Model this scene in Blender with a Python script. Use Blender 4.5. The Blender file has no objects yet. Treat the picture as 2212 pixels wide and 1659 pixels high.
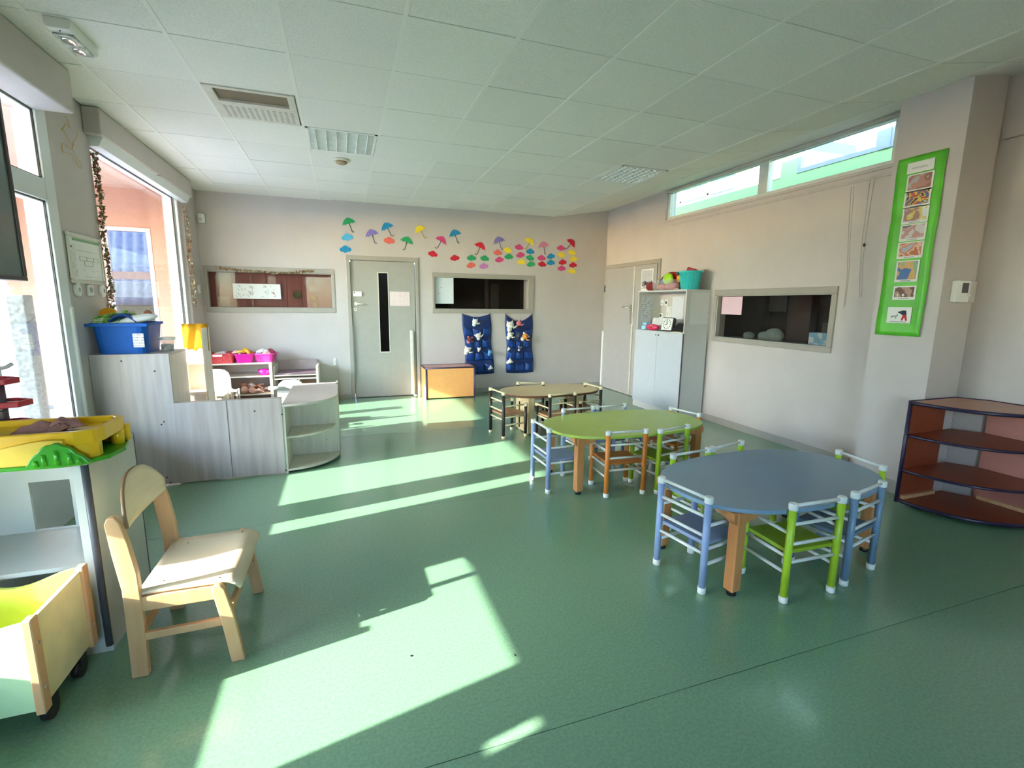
import bpy, math, random
from mathutils import Vector, Matrix, Euler
random.seed(7)
S = bpy.context.scene
C = S.collection
PI = math.pi

# ------------------------------------------------------------------ camera, sky, sun, exposure
CAMZ = 1.41
cam = bpy.data.cameras.new('camera'); camo = bpy.data.objects.new('camera', cam); C.objects.link(camo)
vy = Vector((739 - 1106, 652 - 829.5, 1034)).normalized()
vx = Vector((4100 - 1106, 690 - 829.5, 1034)); vx = (vx - vx.dot(vy) * vy).normalized()
vz = vx.cross(vy)
if vz.y > 0: vz = -vz
# rows of R are the world axes seen by the camera (x right, y down, z forward)
R3 = Matrix((vx, vy, vz))
cr = R3 @ Vector((1, 0, 0)); cu = R3 @ Vector((0, -1, 0)); cb = R3 @ Vector((0, 0, -1))
m = Matrix.Identity(4)
for i in range(3):
    m[i][0], m[i][1], m[i][2] = cr[i], cu[i], cb[i]
m.translation = (0, 0, CAMZ)
camo.matrix_world = m
cam.sensor_width = 36; cam.lens = 36 * 1034 / 2212; cam.clip_start = .02; cam.clip_end = 200
S.camera = camo

w = bpy.data.worlds.new('sky'); S.world = w; w.use_nodes = True
nt = w.node_tree; nt.nodes.clear()
out = nt.nodes.new('ShaderNodeOutputWorld'); bg = nt.nodes.new('ShaderNodeBackground')
sky = nt.nodes.new('ShaderNodeTexSky'); sky.sky_type = 'NISHITA'; sky.sun_disc = False
sky.sun_elevation = math.radians(22); sky.sun_rotation = math.radians(-101.3); sky.air_density = 1.0; sky.dust_density = .6; sky.ozone_density = 2
nt.links.new(sky.outputs[0], bg.inputs[0]); nt.links.new(bg.outputs[0], out.inputs[0])
bg.inputs[1].default_value = 2.3

sl = bpy.data.lights.new('sun', 'SUN'); sl.energy = 14.5; sl.angle = math.radians(.6); sl.color = (1, .93, .84)
so = bpy.data.objects.new('sun', sl); C.objects.link(so)
so.rotation_euler = Vector((-1, -.2, .41)).to_track_quat('Z', 'Y').to_euler(); so.location = (-8, -2, 5)

S.view_settings.view_transform = 'Standard'; S.view_settings.look = 'None'
S.view_settings.gamma = 1; S.view_settings.use_curve_mapping = False
S.view_settings.exposure = 1.45
S.cycles.use_denoising = True
S.cycles.max_bounces = 10; S.cycles.diffuse_bounces = 7; S.cycles.glossy_bounces = 4
S.cycles.transparent_max_bounces = 16; S.cycles.sample_clamp_indirect = 8

# ------------------------------------------------------------------ materials
_m = {}
def M(name, col=(.5, .5, .5), rough=.5, metal=0, var=.06, vscale=12, bump=0, bscale=200, spec=.5, coat=0, trans=0, stretch=None, two=None, mixs=.5):
    if name in _m: return _m[name]
    mt = bpy.data.materials.new(name); mt.use_nodes = True; _m[name] = mt
    n = mt.node_tree.nodes; L = mt.node_tree.links; b = n['Principled BSDF']
    tc = n.new('ShaderNodeTexCoord'); mp = n.new('ShaderNodeMapping'); L.new(tc.outputs['Object'], mp.inputs[0])
    if stretch: mp.inputs['Scale'].default_value = stretch
    no = n.new('ShaderNodeTexNoise'); no.inputs['Scale'].default_value = vscale; no.inputs['Detail'].default_value = 4
    L.new(mp.outputs[0], no.inputs['Vector'])
    r = n.new('ShaderNodeValToRGB'); L.new(no.outputs[0], r.inputs[0])
    c2 = two if two else tuple(min(1, c * (1 + var)) for c in col)
    c1 = col if two else tuple(c * (1 - var) for c in col)
    r.color_ramp.elements[0].position = .5 - mixs * .5 + .1; r.color_ramp.elements[1].position = .5 + mixs * .5 - .1
    r.color_ramp.elements[0].color = (*c1, 1); r.color_ramp.elements[1].color = (*c2, 1)
    L.new(r.outputs[0], b.inputs['Base Color'])
    b.inputs['Roughness'].default_value = rough; b.inputs['Metallic'].default_value = metal
    b.inputs['Specular IOR Level'].default_value = spec; b.inputs['Coat Weight'].default_value = coat
    if coat: b.inputs['Coat Roughness'].default_value = .12
    if trans:
        b.inputs['Alpha'].default_value = 1 - trans
    if bump:
        n2 = n.new('ShaderNodeTexNoise'); n2.inputs['Scale'].default_value = bscale; n2.inputs['Detail'].default_value = 3
        L.new(mp.outputs[0], n2.inputs['Vector'])
        bp = n.new('ShaderNodeBump'); bp.inputs['Strength'].default_value = bump; bp.inputs['Distance'].default_value = .01
        L.new(n2.outputs[0], bp.inputs['Height']); L.new(bp.outputs[0], b.inputs['Normal'])
    return mt

def glass(name, tint=(.97, .99, .98), gloss=.08):
    if name in _m: return _m[name]
    mt = bpy.data.materials.new(name); mt.use_nodes = True; _m[name] = mt
    n = mt.node_tree.nodes; L = mt.node_tree.links; n.clear()
    o = n.new('ShaderNodeOutputMaterial'); t = n.new('ShaderNodeBsdfTransparent'); g = n.new('ShaderNodeBsdfGlossy')
    lw = n.new('ShaderNodeLayerWeight'); lw.inputs[0].default_value = .12
    mx = n.new('ShaderNodeMixShader'); t.inputs[0].default_value = (*tint, 1); g.inputs['Roughness'].default_value = .02
    mth = n.new('ShaderNodeMath'); mth.operation = 'MULTIPLY_ADD'; mth.inputs[1].default_value = .35 if gloss >= .05 else .035; mth.inputs[2].default_value = gloss * .5
    L.new(lw.outputs['Fresnel'], mth.inputs[0]); L.new(mth.outputs[0], mx.inputs[0])
    L.new(t.outputs[0], mx.inputs[1]); L.new(g.outputs[0], mx.inputs[2]); L.new(mx.outputs[0], o.inputs[0])
    return mt

def text_mat(name, paper=(.8, .8, .78), ink=(.12, .12, .14), rows=14, dens=.5, margin=True, cols=60):
    """printed lines: rows follow height, letters a noise along the width"""
    if name in _m: return _m[name]
    mt = bpy.data.materials.new(name); mt.use_nodes = True; _m[name] = mt
    n = mt.node_tree.nodes; L = mt.node_tree.links; b = n['Principled BSDF']; b.inputs['Roughness'].default_value = .7
    tc = n.new('ShaderNodeTexCoord'); sp = n.new('ShaderNodeSeparateXYZ'); L.new(tc.outputs['Generated'], sp.inputs[0])
    def math_(op, a, bb=None, c=None):
        k = n.new('ShaderNodeMath'); k.operation = op
        for i, v in enumerate((a, bb, c)):
            if v is None: continue
            if hasattr(v, 'links'): L.new(v, k.inputs[i])
            else: k.inputs[i].default_value = v
        return k.outputs[0]
    h = math_('ADD', sp.outputs[0], sp.outputs[1])
    zr = math_('MULTIPLY', sp.outputs[2], rows)
    fr = math_('FRACT', zr); fl = math_('FLOOR', zr)
    line = math_('MULTIPLY', math_('GREATER_THAN', fr, .35), math_('LESS_THAN', fr, .7))
    cv = n.new('ShaderNodeCombineXYZ'); L.new(math_('MULTIPLY', h, cols * .15), cv.inputs[0]); L.new(math_('MULTIPLY', fl, 7.3), cv.inputs[1])
    no = n.new('ShaderNodeTexNoise'); no.inputs['Scale'].default_value = 2.2; L.new(cv.outputs[0], no.inputs['Vector'])
    msk = math_('MULTIPLY', line, math_('GREATER_THAN', no.outputs[0], 1 - dens))
    mx = n.new('ShaderNodeMix'); mx.data_type = 'RGBA'; mx.inputs[6].default_value = (*paper, 1); mx.inputs[7].default_value = (*ink, 1)
    L.new(msk, mx.inputs[0]); L.new(mx.outputs[2], b.inputs['Base Color'])
    return mt

def blotch(name, cols, scale=6, rough=.5, seed=0, dist=0):
    """a picture printed on a card: colour patches from a noise ramp"""
    if name in _m: return _m[name]
    mt = bpy.data.materials.new(name); mt.use_nodes = True; _m[name] = mt
    n = mt.node_tree.nodes; L = mt.node_tree.links; b = n['Principled BSDF']; b.inputs['Roughness'].default_value = rough
    tc = n.new('ShaderNodeTexCoord'); mp = n.new('ShaderNodeMapping'); mp.inputs['Location'].default_value = (seed, seed * 1.7, 0)
    no = n.new('ShaderNodeTexNoise'); no.inputs['Scale'].default_value = scale; no.inputs['Detail'].default_value = 2; no.inputs['Distortion'].default_value = dist
    L.new(tc.outputs['Object'], mp.inputs[0]); L.new(mp.outputs[0], no.inputs['Vector'])
    r = n.new('ShaderNodeValToRGB'); r.color_ramp.interpolation = 'CONSTANT'
    L.new(no.outputs[0], r.inputs[0]); L.new(r.outputs[0], b.inputs['Base Color'])
    e = r.color_ramp.elements
    while len(e) < len(cols): e.new(.5)
    for i, c in enumerate(cols):
        e[i].position = 0 if i == 0 else .3 + .4 * i / len(cols); e[i].color = (*c, 1)
    return mt

wall_m = M('painted_wall', (.53, .475, .455), .55, var=.03, vscale=3, bump=.06, bscale=300)
ceil_m = M('mineral_tile', (.81, .79, .75), .85, var=.05, vscale=90, bump=.35, bscale=160)
floor_m = M('green_vinyl', (.165, .31, .195), .25, var=.10, vscale=90, spec=.5, coat=.5)
grey_m = M('grey_frame_paint', (.35, .315, .275), .4, var=.02)
leaf_m = M('grey_door_paint', (.355, .335, .30), .38, var=.02)
white_m = M('white_laminate', (.78, .79, .77), .35, var=.02)
pvc_m = M('white_pvc', (.75, .77, .79), .3, var=.01)
white_pl = M('white_plastic', (.80, .80, .78), .3, var=.01)
base_m = M('baseboard_grey', (.36, .34, .31), .45, var=.03)
paper_m = M('white_paper', (.78, .78, .76), .7, var=.02)
black_m = M('black_plastic', (.012, .011, .012), .4, var=.1)
dark_m = M('unlit_room_dark', (.03, .02, .018), .8, var=.2)  # near-black colour stands in for the darkness of unlit rooms
greywood = M('pale_grey_wood', (.345, .30, .275), .45, two=(.43, .385, .36), vscale=5, stretch=(5, 5, .35), mixs=.55, bump=.02, bscale=30)
cream_m = M('cream_laminate', (.72, .62, .47), .35, var=.03)
birch_m = M('birch_ply', (.72, .56, .37), .4, two=(.80, .66, .46), vscale=4, stretch=(1, 1, 6), mixs=.6)
beech_m = M('beech_wood', (.58, .33, .15), .4, two=(.68, .42, .22), vscale=5, stretch=(4, 4, .6), mixs=.6)
orange_wd = M('orange_beech', (.50, .21, .07), .4, two=(.60, .28, .10), vscale=6, stretch=(4, 4, .6), mixs=.6)
metal_m = M('brushed_metal', (.6, .6, .58), .35, 1, var=.04)
red_m = M('red_plastic', (.45, .015, .03), .35)
orange_wall_m = M('orange_render', (.50, .25, .17), .8, var=.06, vscale=30, bump=.1)
clear_pl = M('clear_plastic', (.85, .88, .9), .1, trans=.75)

# ------------------------------------------------------------------ mesh builder
class MB:
    def __init__(s): s.v = []; s.f = []; s.sm = []
    def add(s, vs, fs, smooth=False):
        o = len(s.v); s.v += [Vector(v) for v in vs]
        for f in fs: s.f.append([i + o for i in f]); s.sm.append(smooth)
        return s
    def box(s, x0, x1, y0, y1, z0, z1, mat=None):
        vs = [Vector((x, y, z)) for z in (z0, z1) for x, y in ((x0, y0), (x1, y0), (x1, y1), (x0, y1))]
        if mat is not None: vs = [mat @ v for v in vs]
        return s.add(vs, [(3, 2, 1, 0), (4, 5, 6, 7), (0, 1, 5, 4), (1, 2, 6, 5), (2, 3, 7, 6), (3, 0, 4, 7)])
    def prism(s, poly, a, b, axis='z', smooth=False, mat=None):
        """poly of 2-D points extruded a..b along an axis; (u,v)->xy, xz or yz"""
        n = len(poly)
        def P(p, t): return {'z': Vector((p[0], p[1], t)), 'y': Vector((p[0], t, p[1])), 'x': Vector((t, p[0], p[1]))}[axis]
        vs = [P(p, a) for p in poly] + [P(p, b) for p in poly]
        if mat is not None: vs = [mat @ v for v in vs]
        s.add(vs, [tuple(range(n))[::-1], tuple(range(n, 2 * n))])
        o = len(s.v) - 2 * n
        for i in range(n):
            j = (i + 1) % n; s.f.append([o + i, o + j, o + n + j, o + n + i]); s.sm.append(smooth)
        return s
    def cyl(s, p0, p1, r0, r1=None, n=12, smooth=True):
        p0 = Vector(p0); p1 = Vector(p1); r1 = r0 if r1 is None else r1
        d = (p1 - p0).normalized(); a = d.orthogonal().normalized(); b = d.cross(a)
        vs = []
        for p, r in ((p0, r0), (p1, r1)):
            for i in range(n):
                t = 2 * PI * i / n; vs.append(p + r * (math.cos(t) * a + math.sin(t) * b))
        s.add(vs, [tuple(range(n))[::-1], tuple(range(n, 2 * n))])
        o = len(s.v) - 2 * n
        for i in range(n):
            j = (i + 1) % n; s.f.append([o + i, o + j, o + n + j, o + n + i]); s.sm.append(smooth)
        return s
    def tube(s, pts, r, n=6):
        pts = [Vector(p) for p in pts]; rings = []
        a = None
        for k, p in enumerate(pts):
            d = (pts[min(k + 1, len(pts) - 1)] - pts[max(k - 1, 0)]).normalized()
            a = d.orthogonal().normalized() if a is None else (a - a.dot(d) * d).normalized()
            b = d.cross(a); rr = r[k] if isinstance(r, (list, tuple)) else r
            rings.append([p + rr * (math.cos(2 * PI * i / n) * a + math.sin(2 * PI * i / n) * b) for i in range(n)])
        vs = [v for rg in rings for v in rg]; fs = []
        for k in range(len(pts) - 1):
            for i in range(n):
                j = (i + 1) % n; fs.append((k * n + i, k * n + j, (k + 1) * n + j, (k + 1) * n + i))
        fs.append(tuple(range(n))[::-1]); fs.append(tuple(range(len(vs) - n, len(vs))))
        return s.add(vs, fs, True)
    def lathe(s, prof, c=(0, 0, 0), n=20, cap=True, sx=1, sy=1, smooth=True):
        c = Vector(c); vs = []
        for r, z in prof:
            for i in range(n):
                t = 2 * PI * i / n; vs.append(c + Vector((r * math.cos(t) * sx, r * math.sin(t) * sy, z)))
        fs = []
        for k in range(len(prof) - 1):
            for i in range(n):
                j = (i + 1) % n; fs.append((k * n + i, k * n + j, (k + 1) * n + j, (k + 1) * n + i))
        s.add(vs, fs, smooth)
        if cap:
            o = len(s.v) - len(vs)
            s.f.append([o + i for i in range(n)][::-1]); s.sm.append(False)
            s.f.append([o + len(vs) - n + i for i in range(n)]); s.sm.append(False)
        return s
    def ball(s, c, rx, ry=None, rz=None, n=12, m=8, rot=None, lump=0):
        ry = rx if ry is None else ry; rz = rx if rz is None else rz; c = Vector(c)
        R = Euler(rot).to_matrix() if rot else Matrix.Identity(3)
        vs = []
        for k in range(m + 1):
            ph = PI * k / m
            for i in range(n):
                t = 2 * PI * i / n
                q = 1 + lump * math.sin(3 * t + 2 * ph) * math.sin(2 * ph)
                vs.append(c + R @ Vector((rx * q * math.sin(ph) * math.cos(t), ry * q * math.sin(ph) * math.sin(t), rz * math.cos(ph))))
        fs = []
        for k in range(m):
            for i in range(n):
                j = (i + 1) % n
                if k == 0: fs.append((i, n + i, n + j))
                elif k == m - 1: fs.append((k * n + i, (k + 1) * n + i, k * n + j))
                else: fs.append((k * n + i, (k + 1) * n + i, (k + 1) * n + j, k * n + j))
        return s.add(vs, fs, True)
    def grid(s, fn, nu, nv, smooth=True, thick=0):
        vs = [Vector(fn(u / nu, v / nv)) for v in range(nv + 1) for u in range(nu + 1)]
        fs = [(v * (nu + 1) + u, v * (nu + 1) + u + 1, (v + 1) * (nu + 1) + u + 1, (v + 1) * (nu + 1) + u) for v in range(nv) for u in range(nu)]
        return s.add(vs, fs, smooth)

def wloc(o):
    mt = Matrix.Identity(4)
    while o is not None:
        mt = (Matrix.Translation(o.location) @ o.rotation_euler.to_matrix().to_4x4()) @ mt; o = o.parent
    return mt

def make(name, mb, mat, parent=None, local=False, bevel=0, solid=0, sub=0):
    """links MB as ONE mesh object; vertices are world coordinates unless local"""
    vs = mb.v
    me = bpy.data.meshes.new(name)
    ob = bpy.data.objects.new(name, me); C.objects.link(ob)
    if parent is not None:
        ob.parent = parent
        if not local:
            inv = wloc(parent).inverted(); vs = [inv @ v for v in vs]
    elif not local:
        lo = Vector([min(v[i] for v in vs) for i in range(3)]); hi = Vector([max(v[i] for v in vs) for i in range(3)])
        c = Vector(((lo.x + hi.x) / 2, (lo.y + hi.y) / 2, lo.z)); ob.location = c; vs = [v - c for v in vs]
    me.from_pydata([tuple(v) for v in vs], [], mb.f); me.update()
    for p, sm in zip(me.polygons, mb.sm): p.use_smooth = sm
    import bmesh
    bm = bmesh.new(); bm.from_mesh(me); bmesh.ops.recalc_face_normals(bm, faces=bm.faces); bm.to_mesh(me); bm.free()
    me.materials.append(mat)
    if solid:
        k = ob.modifiers.new('thickness', 'SOLIDIFY'); k.thickness = solid; k.offset = 0
    if sub:
        k = ob.modifiers.new('smooth', 'SUBSURF'); k.levels = sub; k.render_levels = sub
    if bevel:
        k = ob.modifiers.new('bevel', 'BEVEL'); k.width = bevel; k.segments = 2; k.limit_method = 'ANGLE'; k.angle_limit = .7
    return ob

def tag(o, label=None, cat=None, group=None, kind=None):
    if label: o['label'] = label
    if cat: o['category'] = cat
    if group: o['group'] = group
    if kind: o['kind'] = kind
    return o
def thing(name, label, cat, loc=(0, 0, 0), rz=0, group=None):
    o = bpy.data.objects.new(name, None); C.objects.link(o); o.location = loc; o.rotation_euler = (0, 0, rz); o.empty_display_size = .1
    return tag(o, label, cat, group)
def struct(name, mb, mat, label=None, **k):
    return tag(make(name, mb, mat, **k), label, kind='structure')
def sroot(name, label=None, loc=(0, 0, 0)):
    o = bpy.data.objects.new(name, None); C.objects.link(o); o.location = loc; return tag(o, label, kind='structure')
def kids(o): return [c for c in bpy.data.objects if c.parent == o]
def copy_tree(o, parent=None, _tab=None):
    if _tab is None:
        _tab = {}
        for c in bpy.data.objects:
            if c.parent: _tab.setdefault(c.parent.name, []).append(c)
    c = o.copy(); C.objects.link(c); c.parent = parent
    for ch in _tab.get(o.name, []): copy_tree(ch, c, _tab)
    return c
B = lambda *a, **k: MB().box(*a, **k)

# ------------------------------------------------------------------ the room shell
XL, XR, YB, ZC, XV = -1.72, 4.25, 7.34, 2.79, 3.27
YF = -3.2
# floor: vinyl sheets with fine welded joints
fl = sroot('floor', 'green marbled vinyl floor laid in sheets')
ys = [YF - .15, -.55, 1.268, 3.22, 5.2, 7.6]
for i in range(5):
    mb = B(XL - .15, XR + .9, ys[i] + .0015, ys[i + 1] - .0015, -.04, 0)
    make('vinyl_sheet', mb, floor_m, fl)
make('subfloor', B(XL - .15, XR + .9, YF - .15, 7.6, -.1, -.04), M('joint_dark', (.03, .07, .05), .8), fl)

# ceiling tiles
cl = sroot('ceiling', 'suspended ceiling of white mineral tiles')
xs = [-1.98 + .5835 * i for i in range(10)]
tilev = [ceil_m, M('mineral_tile_b', (.78, .76, .725), .85, var=.05, vscale=90, bump=.35, bscale=160)]
yg = [YF] + [3.23 + .6 * k for k in range(-10, 7)] + [YB + .08]
yg = sorted(y for y in yg if YF <= y <= YB + .08)
holes = [(-.8, -.25, 3.83, 4.43), (-.22, .34, 4.43, 5.03), (2.70, 3.27, 4.43, 5.03)]
for a in range(len(yg) - 1):
    for i in range(9):
        x0, x1 = max(xs[i], XL), min(xs[i + 1], XV); y0, y1 = yg[a], yg[a + 1]
        if y1 - y0 < .03: continue
        cx_, cy_ = (x0 + x1) / 2, (y0 + y1) / 2
        if any(h[0] < cx_ < h[1] and h[2] < cy_ < h[3] for h in holes): continue
        dz = random.uniform(0, .003)
        make('ceiling_tile', B(x0 + .011, x1 - .011, y0 + .003, y1 - .003, ZC - .001 + dz, ZC + .015 + dz), random.choice(tilev), cl)
grid_m = M('grid_bar_white', (.81, .79, .75), .6, var=.01)
for i in range(1, 10):
    make('grid_bar', B(min(xs[i], XV) - .011, min(xs[i], XV) + .011, YF, YB + .06, ZC - .002, ZC + .02), grid_m, cl)
for y in yg[1:-1]:
    make('cross_bar', B(XL, XV, y - .003, y + .003, ZC - .0005, ZC + .02), M('cross_bar_shade', (.62, .63, .59), .6), cl)
# sloping strip of tiles up to the clerestory
sa = math.atan2(.165, .98)
for a in range(len(yg) - 1):
    y0, y1 = yg[a], yg[a + 1]
    if y1 - y0 < .03: continue
    for k in range(2):
        xa = XV + k * .58 + .01; xb = min(XV + (k + 1) * .58 - .008, 4.52)
        za = ZC + (xa - XV) * .1684; zb = ZC + (xb - XV) * .1684
        make('sloping_tile', MB().prism([(xa, za), (xb, zb), (xb, zb + .015), (xa, za + .015)], y0 + .004, y1 - .004, 'y'), ceil_m, cl)
make('sloping_backing', MB().prism([(XV - .02, ZC + .012), (4.52, ZC + .012 + 1.25 * .1684), (4.52, ZC + .05 + 1.25 * .1684), (XV - .02, ZC + .05)], YF, YB + .06, 'y'), grid_m, cl)
make('ceiling_backing', B(XL - .1, XV + .02, YF - .1, YB + .2, ZC + .024, ZC + .04), grid_m, cl)
struct('roof', B(XL - .25, XR + .3, YF - .3, YB + .5, 3.03, 3.12), M('roof_membrane', (.3, .3, .3), .9), 'flat roof slab over the room')
struct('trim_8', B(4.34, 4.5, YF - .3, YB + 2.5, 3.12, 3.9), M('parapet', (.5, .5, .48), .8), 'unseen roof parapet added to shade the passage wall')  # out of view, added to keep sun off the passage wall

def wall_with_holes(name, plane, a0, a1, z1, holes, thick, label, axis='x', z0=0, mat=wall_m):
    """wall boxes round rectangular openings; plane = inner face coordinate, thick signed outward"""
    mb = MB(); p0, p1 = sorted((plane, plane + thick))
    us = sorted({a0, a1, *[h[0] for h in holes], *[h[1] for h in holes]})
    for i in range(len(us) - 1):
        u0, u1 = us[i], us[i + 1]; zs = z0
        hh = sorted([h for h in holes if h[0] <= u0 + 1e-6 and h[1] >= u1 - 1e-6], key=lambda h: h[2])
        segs = []
        for h in hh:
            if h[2] > zs: segs.append((zs, h[2]))
            zs = h[3]
        if zs < z1: segs.append((zs, z1))
        for s0, s1 in segs:
            if axis == 'x': mb.box(p0, p1, u0, u1, s0, s1)
            else: mb.box(u0, u1, p0, p1, s0, s1)
    return struct(name, mb, mat, label)

wall_with_holes('wall_left', XL, YF, YB + .1, 3.03, [(.79, .87, .86, 1.02), (.90, 4.0, 0, 2.6), (4.0, 4.62, 0, 2.6), (4.62, 6.84, .5, 2.6)], -.2, 'cream left wall with the tall windows')  # first opening is an added slot that lets in a sliver of sun
struct('wall_left_pier', B(-1.80, XL, 4.0, 4.62, 0, 2.6), wall_m, 'narrow wall between the glazed door and the tall window')
wall_with_holes('wall_right', XR, 2.66, YB + .1, 3.03, [(2.86, 5.78, 2.56, 2.955), (3.215, 4.70, 1.02, 1.565)], .15, 'cream right wall')
struct('wall_right_near', B(4.36, 4.5, YF, 2.3, 0, 3.03), wall_m, 'right wall beyond the pillar')
wall_with_holes('wall_back', YB, -.08, XR + .2, 3.03, [(1.32, 2.84, 1.31, 1.80), (.12, 1.045, 0, 2.01)], .2, 'cream back wall with paper umbrellas', axis='y')
wall_with_holes('wall_back_left', YB + .05, XL - .2, -.08, 3.03, [(-1.67, -.12, 1.31, 1.80)], .15, 'recessed left part of the back wall', axis='y')
wall_with_holes('wall_front', YF, XL - .2, 4.5, 3.03, [(-1.2, .6, 1.0, 2.3)], -.2, 'wall behind the viewer with an added fill window', axis='y')
# pillar with a rounded far edge
pl = [(3.95, 2.66), (3.95, 2.22)] + [(4.30 + .03 * math.sin(t), 2.25 - .03 * math.cos(t)) for t in [k * PI / 10 for k in range(6)]] + [(4.36, 2.30), (4.36, 2.66)]
struct('wall_pillar', MB().prism(pl, 0, 3.0), wall_m, 'square pillar projecting from the right wall')
struct('trim_1', B(4.325, 4.362, YF, 2.215, 2.56, 2.60), wall_m, 'ledge high on the right wall')
# baseboards
struct('baseboard_right', B(4.238, 4.252, 2.9, 4.77, 0, .075), base_m, 'grey baseboard of the right wall')
struct('baseboard_back', MB().box(1.09, 4.2, YB - .012, YB, 0, .07).box(-.08, .07, YB - .012, YB, 0, .07), base_m, 'grey baseboard of the back wall')
struct('baseboard_pillar', MB().box(3.938, 3.95, 2.2, 2.66, 0, .10).box(3.95, 4.25, 2.66, 2.672, 0, .07), base_m, 'grey baseboard of the pillar')
struct('baseboard_left', B(XL, XL + .012, 4.0, 4.18, 0, .07), base_m, 'grey baseboard of the left wall')
struct('baseboard_back_left', B(XL, -.09, YB + .038, YB + .05, 0, .07), base_m, 'grey baseboard behind the play corner')
# lintel over the glazed door, blind box over the tall window
struct('trim_2', B(XL, -1.515, .6, 3.94, 2.54, ZC), wall_m, 'boxed lintel above the glazed door', bevel=.015)
bx = sroot('trim_3', 'boxed roller shutter housing above the tall window')
make('housing', B(XL, -1.61, 4.55, 6.84, 2.60, ZC - .002), wall_m, bx, bevel=.01)
make('lower_cover', MB().prism([(XL, 2.6), (-1.63, 2.6), (-1.66, 2.535), (XL, 2.53)], 4.62, 6.82, 'y'), pvc_m, bx)
make('cover_joint', B(-1.655, -1.6, 5.75, 5.76, 2.592, 2.602), base_m, bx)

# ------------------------------------------------------------------ windows
gl = glass('window_glass', (.93, .96, .95), .05)
def frame(mb, x0, x1, y0, y1, z0, z1, w, axis='x'):
    """a rectangular frame of width w in the plane across an axis"""
    if axis == 'x':
        mb.box(x0, x1, y0, y1, z0, z0 + w).box(x0, x1, y0, y1, z1 - w, z1).box(x0, x1, y0, y0 + w, z0 + w, z1 - w).box(x0, x1, y1 - w, y1, z0 + w, z1 - w)
    else:
        mb.box(x0, x1, y0, y1, z0, z0 + w).box(x0, x1, y0, y1, z1 - w, z1).box(x0, x0 + w, y0, y1, z0 + w, z1 - w).box(x1 - w, x1, y0, y1, z0 + w, z1 - w)
    return mb
# window_1: glazed doors of white pvc
w1 = sroot('window_1', 'white glazed doors to the yard')
mb = MB()
mb.box(-1.80, -1.705, 3.915, 4.03, 0, 2.6).box(-1.80, -1.705, .95, 3.915, 2.54, 2.6).box(-1.80, -1.705, .95, 3.915, 2.01, 2.14)
mb.box(-1.80, -1.705, 2.98, 3.24, 0, 2.54).box(-1.80, -1.705, 1.99, 2.79, 0, 2.54).box(-1.80, -1.705, .90, 1.10, 0, 2.54)
make('frame', mb, pvc_m, w1, bevel=.006)
for y0, y1 in ((3.24, 3.915), (2.79, 2.98), (1.10, 1.99)):
    for z0, z1 in ((.5, 2.01), (2.14, 2.54)):
        s = make('sash', frame(MB(), -1.785, -1.725, y0, y1, z0, z1, .012), pvc_m, w1, bevel=.003)
        make('pane', B(-1.74, -1.735, y0 + .006, y1 - .006, z0 + .006, z1 - .006), gl, s)
        if y1 - y0 > .3: make('gasket', frame(MB(), -1.732, -1.718, y0 + .001, y1 - .001, z0 + .001, z1 - .001, .006), black_m, s)
    make('lower_panel', B(-1.79, -1.72, y0, y1, 0, .5), pvc_m, w1)
make('shutter_guide', B(-1.86, -1.802, 3.99, 4.05, 0, 2.6), M('guide_mauve', (.42, .36, .40), .4), w1)
sh = make('sun_cutoff_panel', B(-1.90, -1.88, 1.0, 2.05, 1.02, 2.55), M('cutoff_grey', (.5, .5, .5), .5), w1)  # unseen panel added to end the near sun patch
# window_2: tall fixed window
w2 = sroot('window_2', 'tall window with a sill behind the play corner')
make('frame', frame(MB(), -1.84, -1.76, 4.62, 6.84, .5, 2.6, .05), pvc_m, w2, bevel=.005)
make('mullion', B(-1.84, -1.76, 6.60, 6.70, .55, 2.55), pvc_m, w2, bevel=.005)
make('pane', B(-1.80, -1.795, 4.66, 6.61, .54, 2.56), gl, w2)
make('pane', B(-1.80, -1.795, 6.69, 6.80, .54, 2.56), gl, w2)
make('gasket', frame(MB(), -1.765, -1.752, 4.665, 6.605, .545, 2.545, .008), black_m, w2)
make('sill', B(-1.76, -1.69, 4.62, 6.84, .47, .5), pvc_m, w2, bevel=.004)
# clerestory
w3 = sroot('window_3', 'long narrow clerestory window under the ceiling')
mb = frame(MB(), 4.27, 4.34, 2.86, 5.78, 2.56, 2.955, .04); mb.box(4.27, 4.34, 4.13, 4.25, 2.60, 2.92)
make('frame', mb, M('green_white_frame', (.66, .68, .62), .4), w3, bevel=.004)
for y0, y1 in ((2.9, 4.13), (4.25, 5.74)):
    make('pane', B(4.30, 4.305, y0, y1, 2.6, 2.92), glass('clerestory_glass', (.74, .74, .66)), w3)
make('architrave', MB().box(4.238, 4.252, 2.80, 5.84, 2.535, 2.56).box(4.238, 4.252, 5.78, 5.815, 2.56, 2.93), wall_m, w3, bevel=.003)
make('roller_blind', MB().cyl((4.20, 2.68, 2.915), (4.20, 5.74, 2.915), .022), M('blind_cloth', (.48, .46, .42), .7), w3)
# unseen window behind the viewer, added for soft fill light
w5 = sroot('window_4', 'window added behind the viewer for fill light')
mb = frame(MB(), -1.2, .6, YF - .15, YF - .07, 1.0, 2.3, .06, 'y')
make('frame', mb, pvc_m, w5); make('pane', B(-1.2, .6, YF - .12, YF - .115, 1.0, 2.3), gl, w5)

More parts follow.
